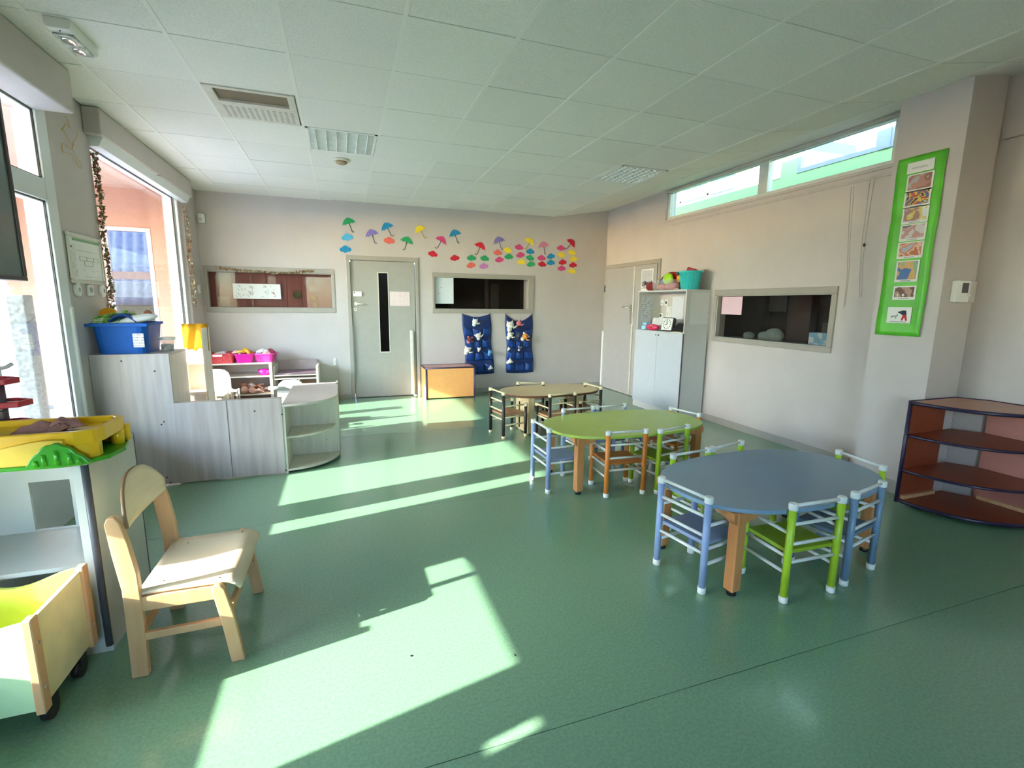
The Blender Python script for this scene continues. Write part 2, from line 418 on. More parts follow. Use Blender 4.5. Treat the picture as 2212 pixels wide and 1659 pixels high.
# interior windows
def inner_window(name, label, axis, plane, a0, a1, g0, g1, z0, z1, h0, h1, room_m, out=1, deep=.9):
    """outer casing a0..a1 x z0..z1 round glass g0..g1 x h0..h1"""
    r = sroot(name, label)
    def bb(mb, u0, u1, d0, d1, s0, s1):
        p0, p1 = sorted((plane + out * d0, plane + out * d1))
        return mb.box(u0, u1, p0, p1, s0, s1) if axis == 'y' else mb.box(p0, p1, u0, u1, s0, s1)
    def ring(mb, A0, A1, Z0, Z1, G0, G1, H0, H1, d0, d1):
        bb(mb, A0, A1, d0, d1, Z0, H0); bb(mb, A0, A1, d0, d1, H1, Z1); bb(mb, A0, G0, d0, d1, H0, H1); bb(mb, G1, A1, d0, d1, H0, H1); return mb
    make('casing', ring(MB(), a0, a1, z0, z1, g0 - .012, g1 + .012, h0 - .012, h1 + .012, -.018, .012), grey_m, r, bevel=.004)
    make('bead', ring(MB(), g0 - .02, g1 + .02, h0 - .02, h1 + .02, g0, g1, h0, h1, -.008, .06), leaf_m, r, bevel=.003)
    make('pane', bb(MB(), g0 - .01, g1 + .01, .045, .05, h0 - .01, h1 + .01), glass('inner_glass', (.85, .83, .81), .02), r)
    mb = MB()
    bb(mb, a0 - .1, a1 + .1, deep, deep + .03, 0.3, 2.6); bb(mb, a0 - .1, a1 + .1, .21, deep, .27, .3); bb(mb, a0 - .1, a1 + .1, .21, deep, 2.6, 2.63)
    bb(mb, a0 - .13, a0 - .1, .21, deep, .3, 2.6); bb(mb, a1 + .1, a1 + .13, .21, deep, .3, 2.6)
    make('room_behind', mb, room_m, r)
    return r
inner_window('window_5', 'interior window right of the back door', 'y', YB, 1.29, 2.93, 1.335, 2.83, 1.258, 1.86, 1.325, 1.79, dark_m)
r6 = bpy.data.objects['window_5']
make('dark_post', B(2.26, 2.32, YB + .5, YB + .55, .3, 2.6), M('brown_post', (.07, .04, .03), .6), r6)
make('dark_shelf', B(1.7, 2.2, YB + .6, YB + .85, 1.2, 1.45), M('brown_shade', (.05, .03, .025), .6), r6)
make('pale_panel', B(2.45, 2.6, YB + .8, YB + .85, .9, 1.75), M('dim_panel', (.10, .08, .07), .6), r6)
mauve = M('mauve_board', (.27, .10, .09), .6, two=(.32, .125, .11), vscale=4, stretch=(7, 7, .4), mixs=.4, spec=.15)
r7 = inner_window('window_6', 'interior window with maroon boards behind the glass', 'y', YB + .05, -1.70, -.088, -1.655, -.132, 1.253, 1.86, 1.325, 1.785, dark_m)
xx = [-1.66, -1.35, -1.14, -.98, -.72, -.53, -.32, -.12]
for i in range(7):
    make('maroon_board', B(xx[i] + .002, xx[i + 1] - .002, YB + .135, YB + .15 + .004 * (i % 2), 1.30, 1.80), mauve, r7)
for (x0, x1, z0, z1) in ((-.50, -.43, 1.64, 1.74), (-.35, -.27, 1.64, 1.73), (-.43, -.37, 1.55, 1.62), (-.36, -.31, 1.55, 1.62), (-1.57, -1.43, 1.33, 1.46)):
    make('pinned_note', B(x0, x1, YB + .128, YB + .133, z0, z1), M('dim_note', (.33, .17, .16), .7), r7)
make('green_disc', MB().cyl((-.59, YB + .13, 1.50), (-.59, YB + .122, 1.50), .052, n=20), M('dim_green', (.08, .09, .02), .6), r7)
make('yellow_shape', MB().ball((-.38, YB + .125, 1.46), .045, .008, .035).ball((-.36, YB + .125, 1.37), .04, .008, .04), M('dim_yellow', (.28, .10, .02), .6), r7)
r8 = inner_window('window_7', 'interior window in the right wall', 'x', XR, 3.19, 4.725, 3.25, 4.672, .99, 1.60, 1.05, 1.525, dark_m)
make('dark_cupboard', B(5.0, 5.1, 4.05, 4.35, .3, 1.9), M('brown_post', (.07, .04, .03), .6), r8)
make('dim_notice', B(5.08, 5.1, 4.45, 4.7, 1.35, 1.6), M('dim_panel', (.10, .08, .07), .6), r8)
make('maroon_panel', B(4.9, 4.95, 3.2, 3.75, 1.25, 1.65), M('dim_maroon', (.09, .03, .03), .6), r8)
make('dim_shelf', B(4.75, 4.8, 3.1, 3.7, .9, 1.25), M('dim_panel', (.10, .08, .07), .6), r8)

# ------------------------------------------------------------------ doors
d1 = sroot('door_1', 'grey back door with a tall glass slit')
mb = MB().box(.075, .125, YB - .02, YB + .1, 0, 2.0).box(1.04, 1.085, YB - .02, YB + .1, 0, 2.0).box(.075, 1.085, YB - .02, YB + .1, 2.0, 2.06)
make('door_frame', mb, grey_m, d1, bevel=.004)
mb = MB()
mb.box(.13, .507, YB + .01, YB + .05, .01, 1.995).box(.645, 1.03, YB + .01, YB + .05, .01, 1.995).box(.507, .645, YB + .01, YB + .05, .01, .679).box(.507, .645, YB + .01, YB + .05, 1.834, 1.995)
lf = make('door_leaf', mb, leaf_m, d1, bevel=.002)
make('glazing_bead', frame(MB(), .500, .652, YB + .004, YB + .012, .672, 1.841, .012, 'y'), M('bead_pale', (.60, .58, .52), .4), lf)
make('glass_slit', B(.507, .645, YB + .028, YB + .032, .679, 1.834), glass('inner_glass', (.85, .83, .81), .02), lf)
make('unlit_backing', B(.13, 1.03, YB + .35, YB + .36, 0, 2.0), dark_m, d1)  # dark sheet in place of the unlit space behind the slit
mb = MB().cyl((.185, YB + .012, 1.385), (.185, YB - .035, 1.385), .024, n=16).cyl((.185, YB - .035, 1.385), (.30, YB - .038, 1.382), .010)
make('door_handle', mb, M('ivory_metal', (.72, .69, .60), .3), d1)
mb = MB().cyl((.175, YB + .01, 1.305), (.175, YB + .002, 1.305), .024, n=16)
kp = make('keyhole_plate', mb, M('ivory_metal', (.72, .69, .60), .3), d1)
make('keyhole', MB().cyl((.175, YB + .001, 1.309), (.175, YB + .0, 1.309), .007).box(.172, .178, YB, YB + .001, 1.294, 1.309), black_m, kp)
lk = make('door_lock_box', B(.155, .275, YB - .015, YB + .01, 1.49, 1.56), white_pl, d1, bevel=.006)
make('lock_knob', MB().box(.165, .18, YB - .02, YB - .014, 1.535, 1.55), black_m, lk)
make('finger_guard', B(.945, .995, YB - .03, YB + .01, .02, 1.0), M('guard_pale', (.62, .60, .52), .35), d1, bevel=.01)
make('hinge_guard', B(.120, .135, YB - .024, YB + .01, .28, 1.08), M('guard_dark', (.20, .20, .19), .4), d1)
d2 = sroot('door_2', 'grey double door in the right wall')
mb = MB().box(XR - .02, XR + .001, 7.29, YB, 0, 2.0).box(XR - .02, XR + .001, 5.82, 5.87, 0, 2.0).box(XR - .02, XR + .001, 5.82, YB, 2.0, 2.06)
make('door_frame', mb, grey_m, d2, bevel=.003)
gl2 = M('grey_door_gloss', (.36, .34, .335), .3, var=.02)
make('door_leaf', B(XR - .03, XR - .003, 6.425, 7.285, .015, 1.995), gl2, d2, bevel=.002)
make('door_leaf', B(XR - .03, XR - .003, 5.875, 6.405, .015, 1.995), gl2, d2, bevel=.002)
make('astragal', B(XR - .045, XR - .002, 6.40, 6.43, .015, 2.0), M('guard_pale', (.62, .60, .52), .35), d2, bevel=.004)
make('door_handle', MB().cyl((XR - .03, 6.47, 1.375), (XR - .085, 6.47, 1.375), .011).cyl((XR - .085, 6.47, 1.375), (XR - .088, 6.64, 1.38), .010).box(XR - .04, XR - .03, 6.445, 6.495, 1.12, 1.42), metal_m, d2)
make('finger_guard', B(XR - .06, XR - .02, 7.255, 7.295, .03, .97), white_pl, d2, bevel=.012)
make('hinge', MB().cyl((XR - .035, 7.29, 1.62), (XR - .035, 7.29, 1.73), .008), black_m, d2)

# ------------------------------------------------------------------ the yard outside the left windows
struct('floor_yard', B(-14, XL - .2, -8, 14, -.2, -.06), M('pale_paving', (.38, .38, .40), .8), 'pale paving of the yard')
cz = lambda x: 1.36 + .41 * (-1.72 - x)
struct('ceiling_porch', B(-4.5, XL - .21, -3.4, 8.0, 2.86, 3.0), M('porch_soffit', (.55, .36, .28), .8), 'porch roof over the yard door')
struct('trim_4', B(-4.55, -4.5, -3.4, 8.0, cz(-4.5), 3.0), M('sun_screen_white', (.7, .68, .65), .6), 'unseen porch fascia made deep to cut the sun')  # out of view, its depth set to limit the sun through the windows
struct('trim_9', B(-4.56, -4.5, 6.7, 8.0, 1.7, 2.86), M('sun_screen_white'), 'panel added at the porch end to shade the orange wall')  # added only to shade the orange wall from the sun
ow = sroot('wall_porch', 'orange rendered wall outside the tall window')
mb = MB(); 
for a, b, z0, z1 in ((-3.0, -2.41, 2.36, 2.86), (-3.0, -2.95, .35, 2.36), (-2.41, -2.32, 0, 2.86), (-2.95, -2.41, 0, .35), (-4.0, -3.0, 0, 2.86), (-6.5, -4.85, 0, 2.86), (-4.85, -4.0, 2.2, 2.86)):
    mb.box(a, b, 7.98, 8.12, z0, z1)
make('render', mb, orange_wall_m, ow)
make('pier', B(-2.32, XL - .21, 7.7, 8.1, 0, 2.86), orange_wall_m, ow)
make('window_frame', frame(MB(), -2.95, -2.41, 7.97, 8.05, .35, 2.36, .05, 'y'), M('frame_pinkish', (.66, .56, .52), .5), ow)
make('window_pane', B(-2.90, -2.46, 8.0, 8.005, .40, 2.31), glass('porch_glass', (.6, .62, .66), .02), ow)
make('window_rail', B(-2.9, -2.46, 7.98, 8.03, 1.68, 1.78), M('rail_brown', (.24, .17, .16), .6), ow)
make('yard_door', B(-4.84, -4.01, 8.0, 8.05, 0, 2.18), M('door_pink_white', (.33, .29, .31), .5, var=.01), ow)
# corrugated sheet behind that pane, standing in for the reflection in it
mb = MB()
def corr(u, v):
    x = -4.2 + 3.2 * u; y = 8.6 + 2.6 * v
    return (x, y, 1.25 + 2.0 * v + .03 * math.sin(u * 2 * PI * 22 + v * 30))
mb.grid(corr, 200, 16)
cs = make('reflection_sheet', mb, M('sheet_blueish', (.11, .12, .17), .5, spec=.2), local=False, solid=.01)
tag(cs, 'corrugated sheet behind the porch window standing in for its reflection', 'roof')
bk = sroot('wall_yard', 'grey wall of a lean-to beyond the porch')
make('lean_to_wall', B(-4.4, -1.0, 8.65, 8.75, 0, 1.3), M('lean_to_grey', (.08, .065, .065), .7), bk)
make('lean_to_board', B(-4.4, -1.0, 8.6, 8.64, 1.22, 1.33), M('lean_to_board', (.14, .12, .12), .6), bk)
struct('trim_5', B(-2.92, -2.785, 5.75, 5.9, -.06, 1.44), M('column_concrete', (.11, .12, .115), .85, var=.35, vscale=30), 'short grey concrete post in the yard', bevel=.01)
struct('wall_terrace', B(-9.5, -9.3, -8, 14, -.2, 2.05), M('pink_wall', (.45, .42, .42), .8), 'garden wall across the yard, raised to block the bright horizon')  # height raised to cut sky glare on the right wall

# ------------------------------------------------------------------ seen through the clerestory
cw = sroot('wall_passage', 'pale green wall with openings across the passage')
gm = M('pale_green_wall', (.20, .38, .17), .6, var=.02)
mb = MB().box(5.8, 5.9, 2.2, 9.5, 0, 3.165).box(5.8, 5.9, 5.13, 5.39, 3.165, 4.0).box(5.8, 5.9, 2.2, 9.5, 4.0, 4.1)
make('render', mb, gm, cw)
make('window_frame', frame(MB(), 5.79, 5.85, 4.07, 5.13, 3.165, 4.0, .05), M('frame_blue_grey', (.18, .22, .28), .5), cw)
make('window_frame', frame(MB(), 5.79, 5.85, 2.9, 3.96, 3.165, 4.0, .04), M('frame_blue_grey', (.18, .22, .28), .5), cw)
make('window_frame', frame(MB(), 5.79, 5.85, 5.39, 5.66, 3.165, 4.0, .03), pvc_m, cw)
make('post', B(5.78, 5.9, 3.96, 4.07, 3.165, 4.0), M('frame_blue_grey', (.18, .22, .28), .5), cw)
nb = thing('neighbour_house', 'blue fronted house with white window bars beyond the clerestory', 'house', (8.6, 9, 0))
make('wall', B(8.5, 12, 9.0, 12.2, 0, 5.3), M('house_blue', (.06, .16, .32), .5), nb)
for z in (4.05, 4.35): make('white_rail', B(8.46, 8.5, 9.0, 12.2, z, z + .05), pvc_m, nb)
for y in (9.9, 10.9): make('white_bar', B(8.46, 8.5, y, y + .08, 3.4, 5.3), pvc_m, nb)
sd = thing('tiled_shed', 'pale shed with a red tiled eave beyond the clerestory', 'shed', (8, 7, 0))
make('wall', B(8.0, 9.5, 6.9, 8.6, 0, 4.2), M('shed_wall', (.20, .20, .24), .7), sd)
mb = MB()
mb.grid(lambda u, v: (7.8 + 1.6 * v, 6.4 + 2.4 * u, 4.3 + .5 * v + .04 * abs(math.sin(u * PI * 12))), 96, 2)
make('tile_roof', mb, M('roof_red', (.25, .11, .10), .7), sd, solid=.03)
struct('floor_passage', B(4.6, 20, -4, 20, -.2, -.06), M('pale_paving', (.38, .38, .40), .8), 'paving of the passage')

# ------------------------------------------------------------------ tables
def superell(a, b, n, k=64):
    pts = []
    for i in range(k):
        t = 2 * PI * i / k; c, s = math.cos(t), math.sin(t)
        r = (abs(c / a) ** n + abs(s / b) ** n) ** (-1 / n); pts.append((r * c, r * s))
    return pts
def table(name, label, c, rz, a, b, n, top_m, edge_m, leg_m, panel_legs=False):
    t = thing(name, label, 'table', (*c, 0), rz)
    P = superell(a, b, n)
    make('tabletop', MB().prism(P, .438, .46, smooth=True), top_m, t, local=True, bevel=.003)
    if edge_m: make('edge_band', MB().prism(superell(a + .003, b + .003, n), .436, .4575, smooth=True), edge_m, t, local=True)
    for sx in (-1, 1):
        if panel_legs:
            make('leg', B(sx * (a - .27) - .035, sx * (a - .27) + .035, -.18, .18, .012, .437), leg_m, t, local=True, bevel=.004)
            continue
        for sy in (-1, 1):
            x, y = sx * .54, sy * .25
            l = make('leg', B(x - .029, x + .029, y - .029, y + .029, .024, .437), leg_m, t, local=True, bevel=.006)
            # scalloped brackets at the top of each leg
            mb = MB()
            dx, dy = -sx, -sy
            pr = [(0, .437), (.10, .437), (.10, .405), (.075, .392), (.03, .385), (0, .372)]
            mb.prism([(x + dx * .029 + dx * p, z) for p, z in pr], y - .022, y + .022, 'y')
            mb.prism([(y + dy * .029 + dy * p, z) for p, z in pr], x - .022, x + .022, 'x')
            mb.prism([(x - dx * .029 - dx * p * .22, z) for p, z in pr], y - .022, y + .022, 'y')
            make('bracket', mb, leg_m, l, local=True)
            make('foot', MB().cyl((x, y, 0), (x, y, .025), .024, .021, n=14), black_m, l, local=True)
    if panel_legs:
        for sx in (-.28, .2): make('screw_cap', MB().cyl((sx, .0, .459), (sx, .0, .4615), .006), M('brown_cap', (.15, .08, .03), .5), t, local=True)
    return t
table('blue_table', 'oval table with a powder blue top, nearest of the three low tables', (2.278, 1.985), .087, .671, .406, 2.53, M('blue_top', (.20, .31, .44), .28, var=.02, spec=.6), None, orange_wd)
table('green_table', 'oval table with a lime green top in the middle of the room', (2.154, 3.332), .018, .678, .393, 2.7, M('green_top', (.40, .56, .09), .25, var=.02, spec=.6), None, orange_wd)
table('tan_table', 'oval table with a sand coloured top and brown edge near the back wall', (2.173, 4.894), .045, .570, .336, 2.68, M('tan_top', (.62, .49, .27), .3, var=.03), M('brown_edge', (.13, .045, .02), .4), M('cream_leg', (.72, .55, .30), .4, var=.03), True)

# ------------------------------------------------------------------ children's chairs
def kid_chair(name, label, cat, post_m, rail_m, seat_m, cap_m):
    t = thing(name, label, cat)
    w_, d_, r = .151, .27, .0175
    for sx in (-1, 1):
        for y, h in ((0, .485), (d_, .345)):
            x = sx * w_
            l = make('leg', MB().cyl((x, y, .03), (x, y, h), r, n=14), post_m, t, local=True)
            make('cap', MB().lathe([(r * 1.12, h - .012), (r * 1.22, h - .008), (r * 1.22, h + .014), (r * 1.05, h + .021)], (x, y, 0), 14), cap_m, l, local=True)
            make('foot', MB().lathe([(r * 1.0, 0), (r * 1.15, .003), (r * 1.18, .033)], (x, y, 0), 14), cap_m, l, local=True)
    for z in (.493, .398, .298, .205):
        make('rail', MB().cyl((-w_, 0, z), (w_, 0, z), .0085, n=8), rail_m, t, local=True)
    for sx in (-1, 1):
        for z in (.352, .232, .15):
            make('rail', MB().cyl((sx * w_, 0, z), (sx * w_, d_, z), .0085, n=8), rail_m, t, local=True)
    make('rail', MB().cyl((-w_, d_, .215), (w_, d_, .215), .0085, n=8), rail_m, t, local=True)
    make('seat', B(-w_ + .008, w_ - .008, .008, d_ - .002, .242, .262), seat_m, t, local=True, bevel=.005)
    return t
wr = M('white_rail', (.74, .76, .73), .35)
cr_ = M('cream_rail', (.78, .68, .42), .35)
protos = {
    'blue': lambda l: kid_chair('child_chair', l, 'chair', M('chair_blue', (.27, .37, .60), .35), wr, M('seat_blue', (.24, .31, .48), .4), wr),
    'steel': lambda l: kid_chair('child_chair', l, 'chair', M('chair_steel', (.17, .27, .40), .35), wr, M('seat_steel', (.15, .22, .30), .4), wr),
    'green': lambda l: kid_chair('child_chair', l, 'chair', M('chair_green', (.38, .60, .03), .35), wr, M('seat_green', (.30, .46, .02), .4), wr),
    'orange': lambda l: kid_chair('child_chair', l, 'chair', M('chair_orange', (.72, .24, .04), .4), wr, M('seat_orange', (.60, .20, .05), .4), wr),
    'dark': lambda l: kid_chair('child_chair', l, 'chair', M('chair_dark', (.03, .022, .018), .35), cr_, M('seat_ply', (.48, .27, .13), .4), cr_)}
made = {}
def place(kind, p1, p2, label, group):
    """p1, p2: feet of the two tall back posts; the seat lies to the left of p1->p2"""
    if kind not in made: o = made[kind] = protos[kind](label)
    else: o = copy_tree(made[kind])
    a = math.atan2(p2[1] - p1[1], p2[0] - p1[0])
    o.location = ((p1[0] + p2[0]) / 2, (p1[1] + p2[1]) / 2, 0); o.rotation_euler = (0, 0, a)
    tag(o, label, 'chair', group)
gb, gg, gt = 'chairs round the blue table', 'chairs round the green table', 'chairs round the sand coloured table'
place('blue', (1.575, 2.046), (1.626, 1.735), 'light blue child chair with white rails at the left end of the blue table', gb)
place('green', (1.952, 1.556), (2.25, 1.545), 'lime green child chair with white rails on the near side of the blue table', gb)
place('steel', (2.37, 1.565), (2.67, 1.632), 'slate blue child chair turned slightly at the near right of the blue table', gb)
place('green', (2.94, 1.80), (2.985, 2.115), 'lime green child chair at the wall end of the blue table', gb)
place('green', (2.198, 2.399), (1.897, 2.361), 'lime green child chair on the far side of the blue table, left one', gb)
place('green', (2.539, 2.469), (2.242, 2.408), 'lime green child chair on the far side of the blue table, right one', gb)
place('blue', (1.399, 3.45), (1.404, 3.147), 'light blue child chair with white rails at the left end of the green table', gg)
place('orange', (1.785, 2.945), (2.085, 2.920), 'orange child chair with white rails on the near side of the green table', gg)
place('green', (2.193, 2.889), (2.479, 2.948), 'lime green child chair on the near side of the green table', gg)
place('orange', (2.839, 3.237), (2.775, 3.53), 'orange child chair at the cupboard end of the green table', gg)
place('blue', (2.10, 3.755), (1.80, 3.735), 'light blue child chair on the far side of the green table, left one', gg)
place('blue', (2.445, 3.775), (2.145, 3.755), 'light blue child chair on the far side of the green table, right one', gg)
place('dark', (1.488, 4.93), (1.54, 4.63), 'black child chair with cream rails at the left end of the sand coloured table', gt)
place('dark', (1.963, 4.40), (2.263, 4.435), 'black child chair with cream rails on the near side of the sand coloured table', gt)
place('dark', (2.70, 4.66), (2.66, 4.96), 'black child chair with cream rails at the right end of the sand coloured table', gt)
place('dark', (2.20, 5.14), (1.91, 5.21), 'black child chair with cream rails behind the sand coloured table', gt)

# ------------------------------------------------------------------ foreground wooden chair
wc = thing('wooden_chair', 'plain beech and birch ply child chair in the left foreground', 'chair', (-.63, 2.2, 0))
def bar(p0, p1, w, d, up=(0, 0, 1), n=None):
    """rectangular bar from p0 to p1, w across, d deep"""
    p0 = Vector(p0); p1 = Vector(p1); t = (p1 - p0).normalized(); s = t.cross(Vector(up)).normalized(); u = s.cross(t)
    vs = [p + a * s * w / 2 + b * u * d / 2 for p in (p0, p1) for a, b in ((-1, -1), (1, -1), (1, 1), (-1, 1))]
    return MB().add(vs, [(3, 2, 1, 0), (4, 5, 6, 7), (0, 1, 5, 4), (1, 2, 6, 5), (2, 3, 7, 6), (3, 0, 4, 7)])
for y in (1.985, 2.415):
    # rear leg: curved upright
    pts = [(-.81, 0), (-.755, 0), (-.752, .12), (-.75, .3), (-.752, .42), (-.768, .54), (-.785, .62), (-.80, .645), (-.822, .643), (-.832, .62), (-.822, .5), (-.806, .36), (-.808, .12)]
    make('leg', MB().prism(pts, y - .014, y + .014, 'y'), beech_m, wc, bevel=.004)
    # front leg splayed forward, rounded top outside the apron
    pts = [(-.475, 0), (-.428, 0), (-.452, .20), (-.475, .315), (-.488, .335), (-.505, .338), (-.517, .325), (-.518, .305), (-.497, .18)]
    yy = y + (-.022 if y < 2.2 else .022)
    make('leg', MB().prism(pts, yy - .014, yy + .014, 'y'), beech_m, wc, bevel=.004)
    make('apron', B(-.765, -.50, y - .010, y + .010, .265, .322), beech_m, wc, bevel=.003)
    make('stretcher', bar((-.78, y, .16), (-.455, y, .165), .02, .03), beech_m, wc, bevel=.003)
make('apron', B(-.775, -.755, 1.99, 2.41, .265, .32), beech_m, wc, bevel=.003)
make('apron', B(-.515, -.495, 1.97, 2.43, .265, .322), beech_m, wc, bevel=.003)
make('stretcher', B(-.787, -.767, 1.99, 2.41, .145, .175), beech_m, wc, bevel=.003)
make('stretcher', B(-.475, -.455, 1.98, 2.42, .20, .23), beech_m, wc, bevel=.003)
def seatf(u, v):
    x = -.765 + .34 * u; y = 1.975 + .45 * v
    z = .334 - .010 * math.sin(PI * min(u * 1.1, 1)) * math.sin(PI * v) - (.035 * ((u - .85) / .15) ** 2 if u > .85 else 0)
    k = 1 - .04 * (1 - u); y = 2.2 + (y - 2.2) * k
    return (x, y, z)
make('seat', MB().grid(seatf, 16, 10), birch_m, wc, solid=.012)
def backf(u, v):
    y = 1.998 + .404 * u; s = (u - .5) * 2
    top = .752 - .115 * abs(s) ** 2.6; bot = .575 + .0 * s - .02 * (1 - s * s) + .012
    z = bot + (top - bot) * v
    x = -.772 - .03 * (1 - s * s) - .07 * (z - .55)
    return (x, y, z)
bkr = make('backrest', MB().grid(backf, 20, 8), birch_m, wc, solid=.012)
bkr.data.materials.append(M('ply_edge_brown', (.28, .15, .07), .5)); bkr.modifiers['thickness'].material_offset_rim = 1
for (x, y) in ((-.70, 2.36), (-.49, 2.40), (-.70, 2.05), (-.50, 2.0)):
    make('screw', MB().cyl((x, y, .332), (x, y, .341 if x > -.6 else .338), .004, n=8), M('brass_dark', (.1, .06, .02), .4), wc)

# ------------------------------------------------------------------ crate on castors
cg = M('crate_green', (.55, .66, .10), .45); cy = M('crate_cream', (.78, .72, .42), .4); cg2 = M('crate_mint', (.50, .74, .42), .4)
ct = thing('rolling_crate', 'wave edged toy crate on black castors in the lower left corner', 'crate', (-1.15, 1.93, 0))
def wavepanel(axis, a0, a1, p0, p1, z0, zt, amp, inv=1):
    n = 20; top = [(a0 + (a1 - a0) * i / n, zt - amp * (1 - math.cos(2 * PI * i / n)) / 2 * inv) for i in range(n + 1)]
    return MB().prism([(a0, z0)] + top + [(a1, z0)], p0, p1, axis)
make('front_panel', wavepanel('y', -1.36, -.985, 1.775, 1.79, .095, .405, .035), cg2, ct, bevel=.001)
make('rear_panel', wavepanel('y', -1.36, -.985, 2.10, 2.115, .095, .41, .045), cg, ct, bevel=.001)
make('side_panel', B(-.985, -.972, 1.80, 2.09, .10, .405), cy, ct)
make('side_panel', B(-1.372, -1.358, 1.80, 2.09, .10, .405), cg, ct)
make('floor_panel', B(-1.358, -.985, 1.79, 2.10, .10, .115), cg, ct)
for x in (-1.365, -.975):
    for y in (1.785, 2.107):
        p = make('corner_post', B(x - .012, x + .014, y - .02, y + .02, .085, .418), beech_m, ct, bevel=.004)
        for z in (.17, .33):
            make('screw', MB().cyl((x + .012, y, z), (x + .0165, y, z), .005, n=8), metal_m, p)
for x in (-1.33, -1.0):
    for y in (1.86, 2.055):
        k = make('castor', MB().cyl((x - .012, y, .034), (x + .012, y, .034), .034, n=18), black_m, ct)
        make('fork', MB().box(x - .017, x + .017, y - .02, y + .024, .05, .098), black_m, k)

# ------------------------------------------------------------------ white shelf unit on the left
su = thing('white_shelf_unit', 'white open shelf unit with dark edge strips on the left', 'shelf unit', (-1.3, 2.4, 0))
gpan = M('shelf_white', (.50, .50, .46), .35, var=.02)
make('side_panel', B(-.958, -.94, 2.176, 2.60, 0, .785), gpan, su, bevel=.001)
make('side_panel', B(-1.70, -1.682, 2.176, 2.60, 0, .785), gpan, su)
make('top_panel', B(-1.70, -.94, 2.17, 2.605, .785, .80), gpan, su, bevel=.001)
make('shelf_board', B(-1.682, -.958, 2.19, 2.60, .365, .383), gpan, su)
make('shelf_board', B(-1.682, -.958, 2.20, 2.60, .04, .055), gpan, su)
make('face_stile', B(-.992, -.958, 2.176, 2.19, 0, .785), gpan, su, bevel=.001)
make('kickboard', B(-1.682, -.992, 2.176, 2.19, 0, .05), gpan, su)
make('rear_panel', MB().box(-1.682, -1.336, 2.585, 2.60, .04, .785).box(-1.336, -1.19, 2.585, 2.60, .612, .785).box(-1.19, -.958, 2.585, 2.60, .04, .785).box(-1.336, -1.19, 2.585, 2.60, .04, .388), gpan, su)
make('edge_strip', MB().cyl((-.949, 2.172, .03), (-.949, 2.172, .79), .0125, n=12), M('edge_charcoal', (.07, .07, .08), .45), su)
make('edge_strip', MB().cyl((-.949, 2.606, .0), (-.949, 2.606, .80), .010, n=12), M('edge_charcoal', (.07, .07, .08), .45), su)
make('screw_cap', MB().cyl((-1.0, 2.57, .799), (-1.0, 2.57, .802), .006, n=8), black_m, su)

# yellow ramp toy
ty = M('toy_yellow', (.80, .46, .01), .28, var=.03); tg = M('toy_green', (.04, .32, .01), .3, var=.04)
tt = thing('play_ramp_toy', 'yellow plastic ramp toy on a green base atop the white shelf unit', 'toy', (-1.2, 2.3, .80))
bp = [(-1.62, 2.12), (-1.0, 2.12), (-.93, 2.135), (-.875, 2.20), (-.86, 2.30), (-.89, 2.42), (-1.0, 2.47), (-1.62, 2.47)]
make('base', MB().prism(bp, .80, .815, smooth=False), tg, tt, bevel=.005)
yv = [(-1.55, 2.15), (-.96, 2.15), (-.91, 2.175), (-.895, 2.23), (-.895, 2.40), (-.93, 2.44), (-1.55, 2.44)]
# tray body: walls with an arch in the right end
inn = [(-1.53, 2.17), (-.965, 2.17), (-.925, 2.19), (-.915, 2.23), (-.915, 2.39), (-.94, 2.42), (-1.53, 2.42)]
n = len(yv)
vs = [(x, y, .90) for x, y in inn] + [(x, y, .925) for x, y in inn] + [(x, y, .925) for x, y in yv] + [(x, y, .87) for x, y in yv]
fs = [tuple(range(n))]
for k in range(3):
    for i in range(n): j = (i + 1) % n; fs.append((k * n + i, k * n + j, (k + 1) * n + j, (k + 1) * n + i))
fs.append(tuple(range(3 * n, 4 * n)))
make('tray', MB().add(vs, fs), ty, tt, bevel=.004)
make('front_wall', MB().prism([(-1.55, 2.15), (-.965, 2.15), (-.925, 2.165), (-.905, 2.195), (-.905, 2.225), (-.925, 2.225), (-.935, 2.185), (-.965, 2.165), (-1.55, 2.165)], .815, .875), ty, tt, bevel=.003)
make('pillar', MB().cyl((-.915, 2.385, .815), (-.915, 2.385, .875), .022, .025, n=12).cyl((-.905, 2.43, .815), (-.905, 2.43, .885), .018, .020, n=12).cyl((-.935, 2.43, .815), (-.935, 2.43, .885), .018, .020, n=12), ty, tt)
make('rear_wall', B(-1.55, -.95, 2.425, 2.44, .815, .872), ty, tt)
rp = [(-1.5, .815), (-1.5, .825)] + [(-1.44 + .42 * k / 16, .825 + .078 * (3 * (k / 16) ** 2 - 2 * (k / 16) ** 3)) for k in range(17)] + [(-.985, .90), (-.985, .815)]
make('ramp', MB().prism(rp, 2.128, 2.151, 'y'), M('toy_yellow_pale', (.80, .52, .05), .35), tt, bevel=.002)
hump = [(-1.09, .815)]
for i in range(25):
    u = i / 24; x = -1.09 + .185 * u
    h = .074 * math.sin(PI * u ** .9) ** 1.1 + .007 * abs(math.sin(u * PI * 5)); hump.append((x, .815 + h))
hump.append((-.905, .815))
make('bush', MB().prism(hump, 2.108, 2.13, 'y', smooth=True), tg, tt, bevel=.004)
for k, (xb, hb) in enumerate(((-1.06, .022), (-1.035, .042), (-.998, .055), (-.96, .042), (-.935, .022))):
    make('bush_ridge', MB().cyl((xb, 2.109, .815), (xb, 2.109, .815 + hb), .010, .007, n=10), tg, tt)
cl_m = M('mauve_cloth', (.36, .17, .16), .9, var=.12, vscale=30, bump=.2, bscale=60)
clo = thing('folded_cloth', 'mauve cloth lying crumpled on the yellow toy tray', 'cloth', (-1.1, 2.3, .905))
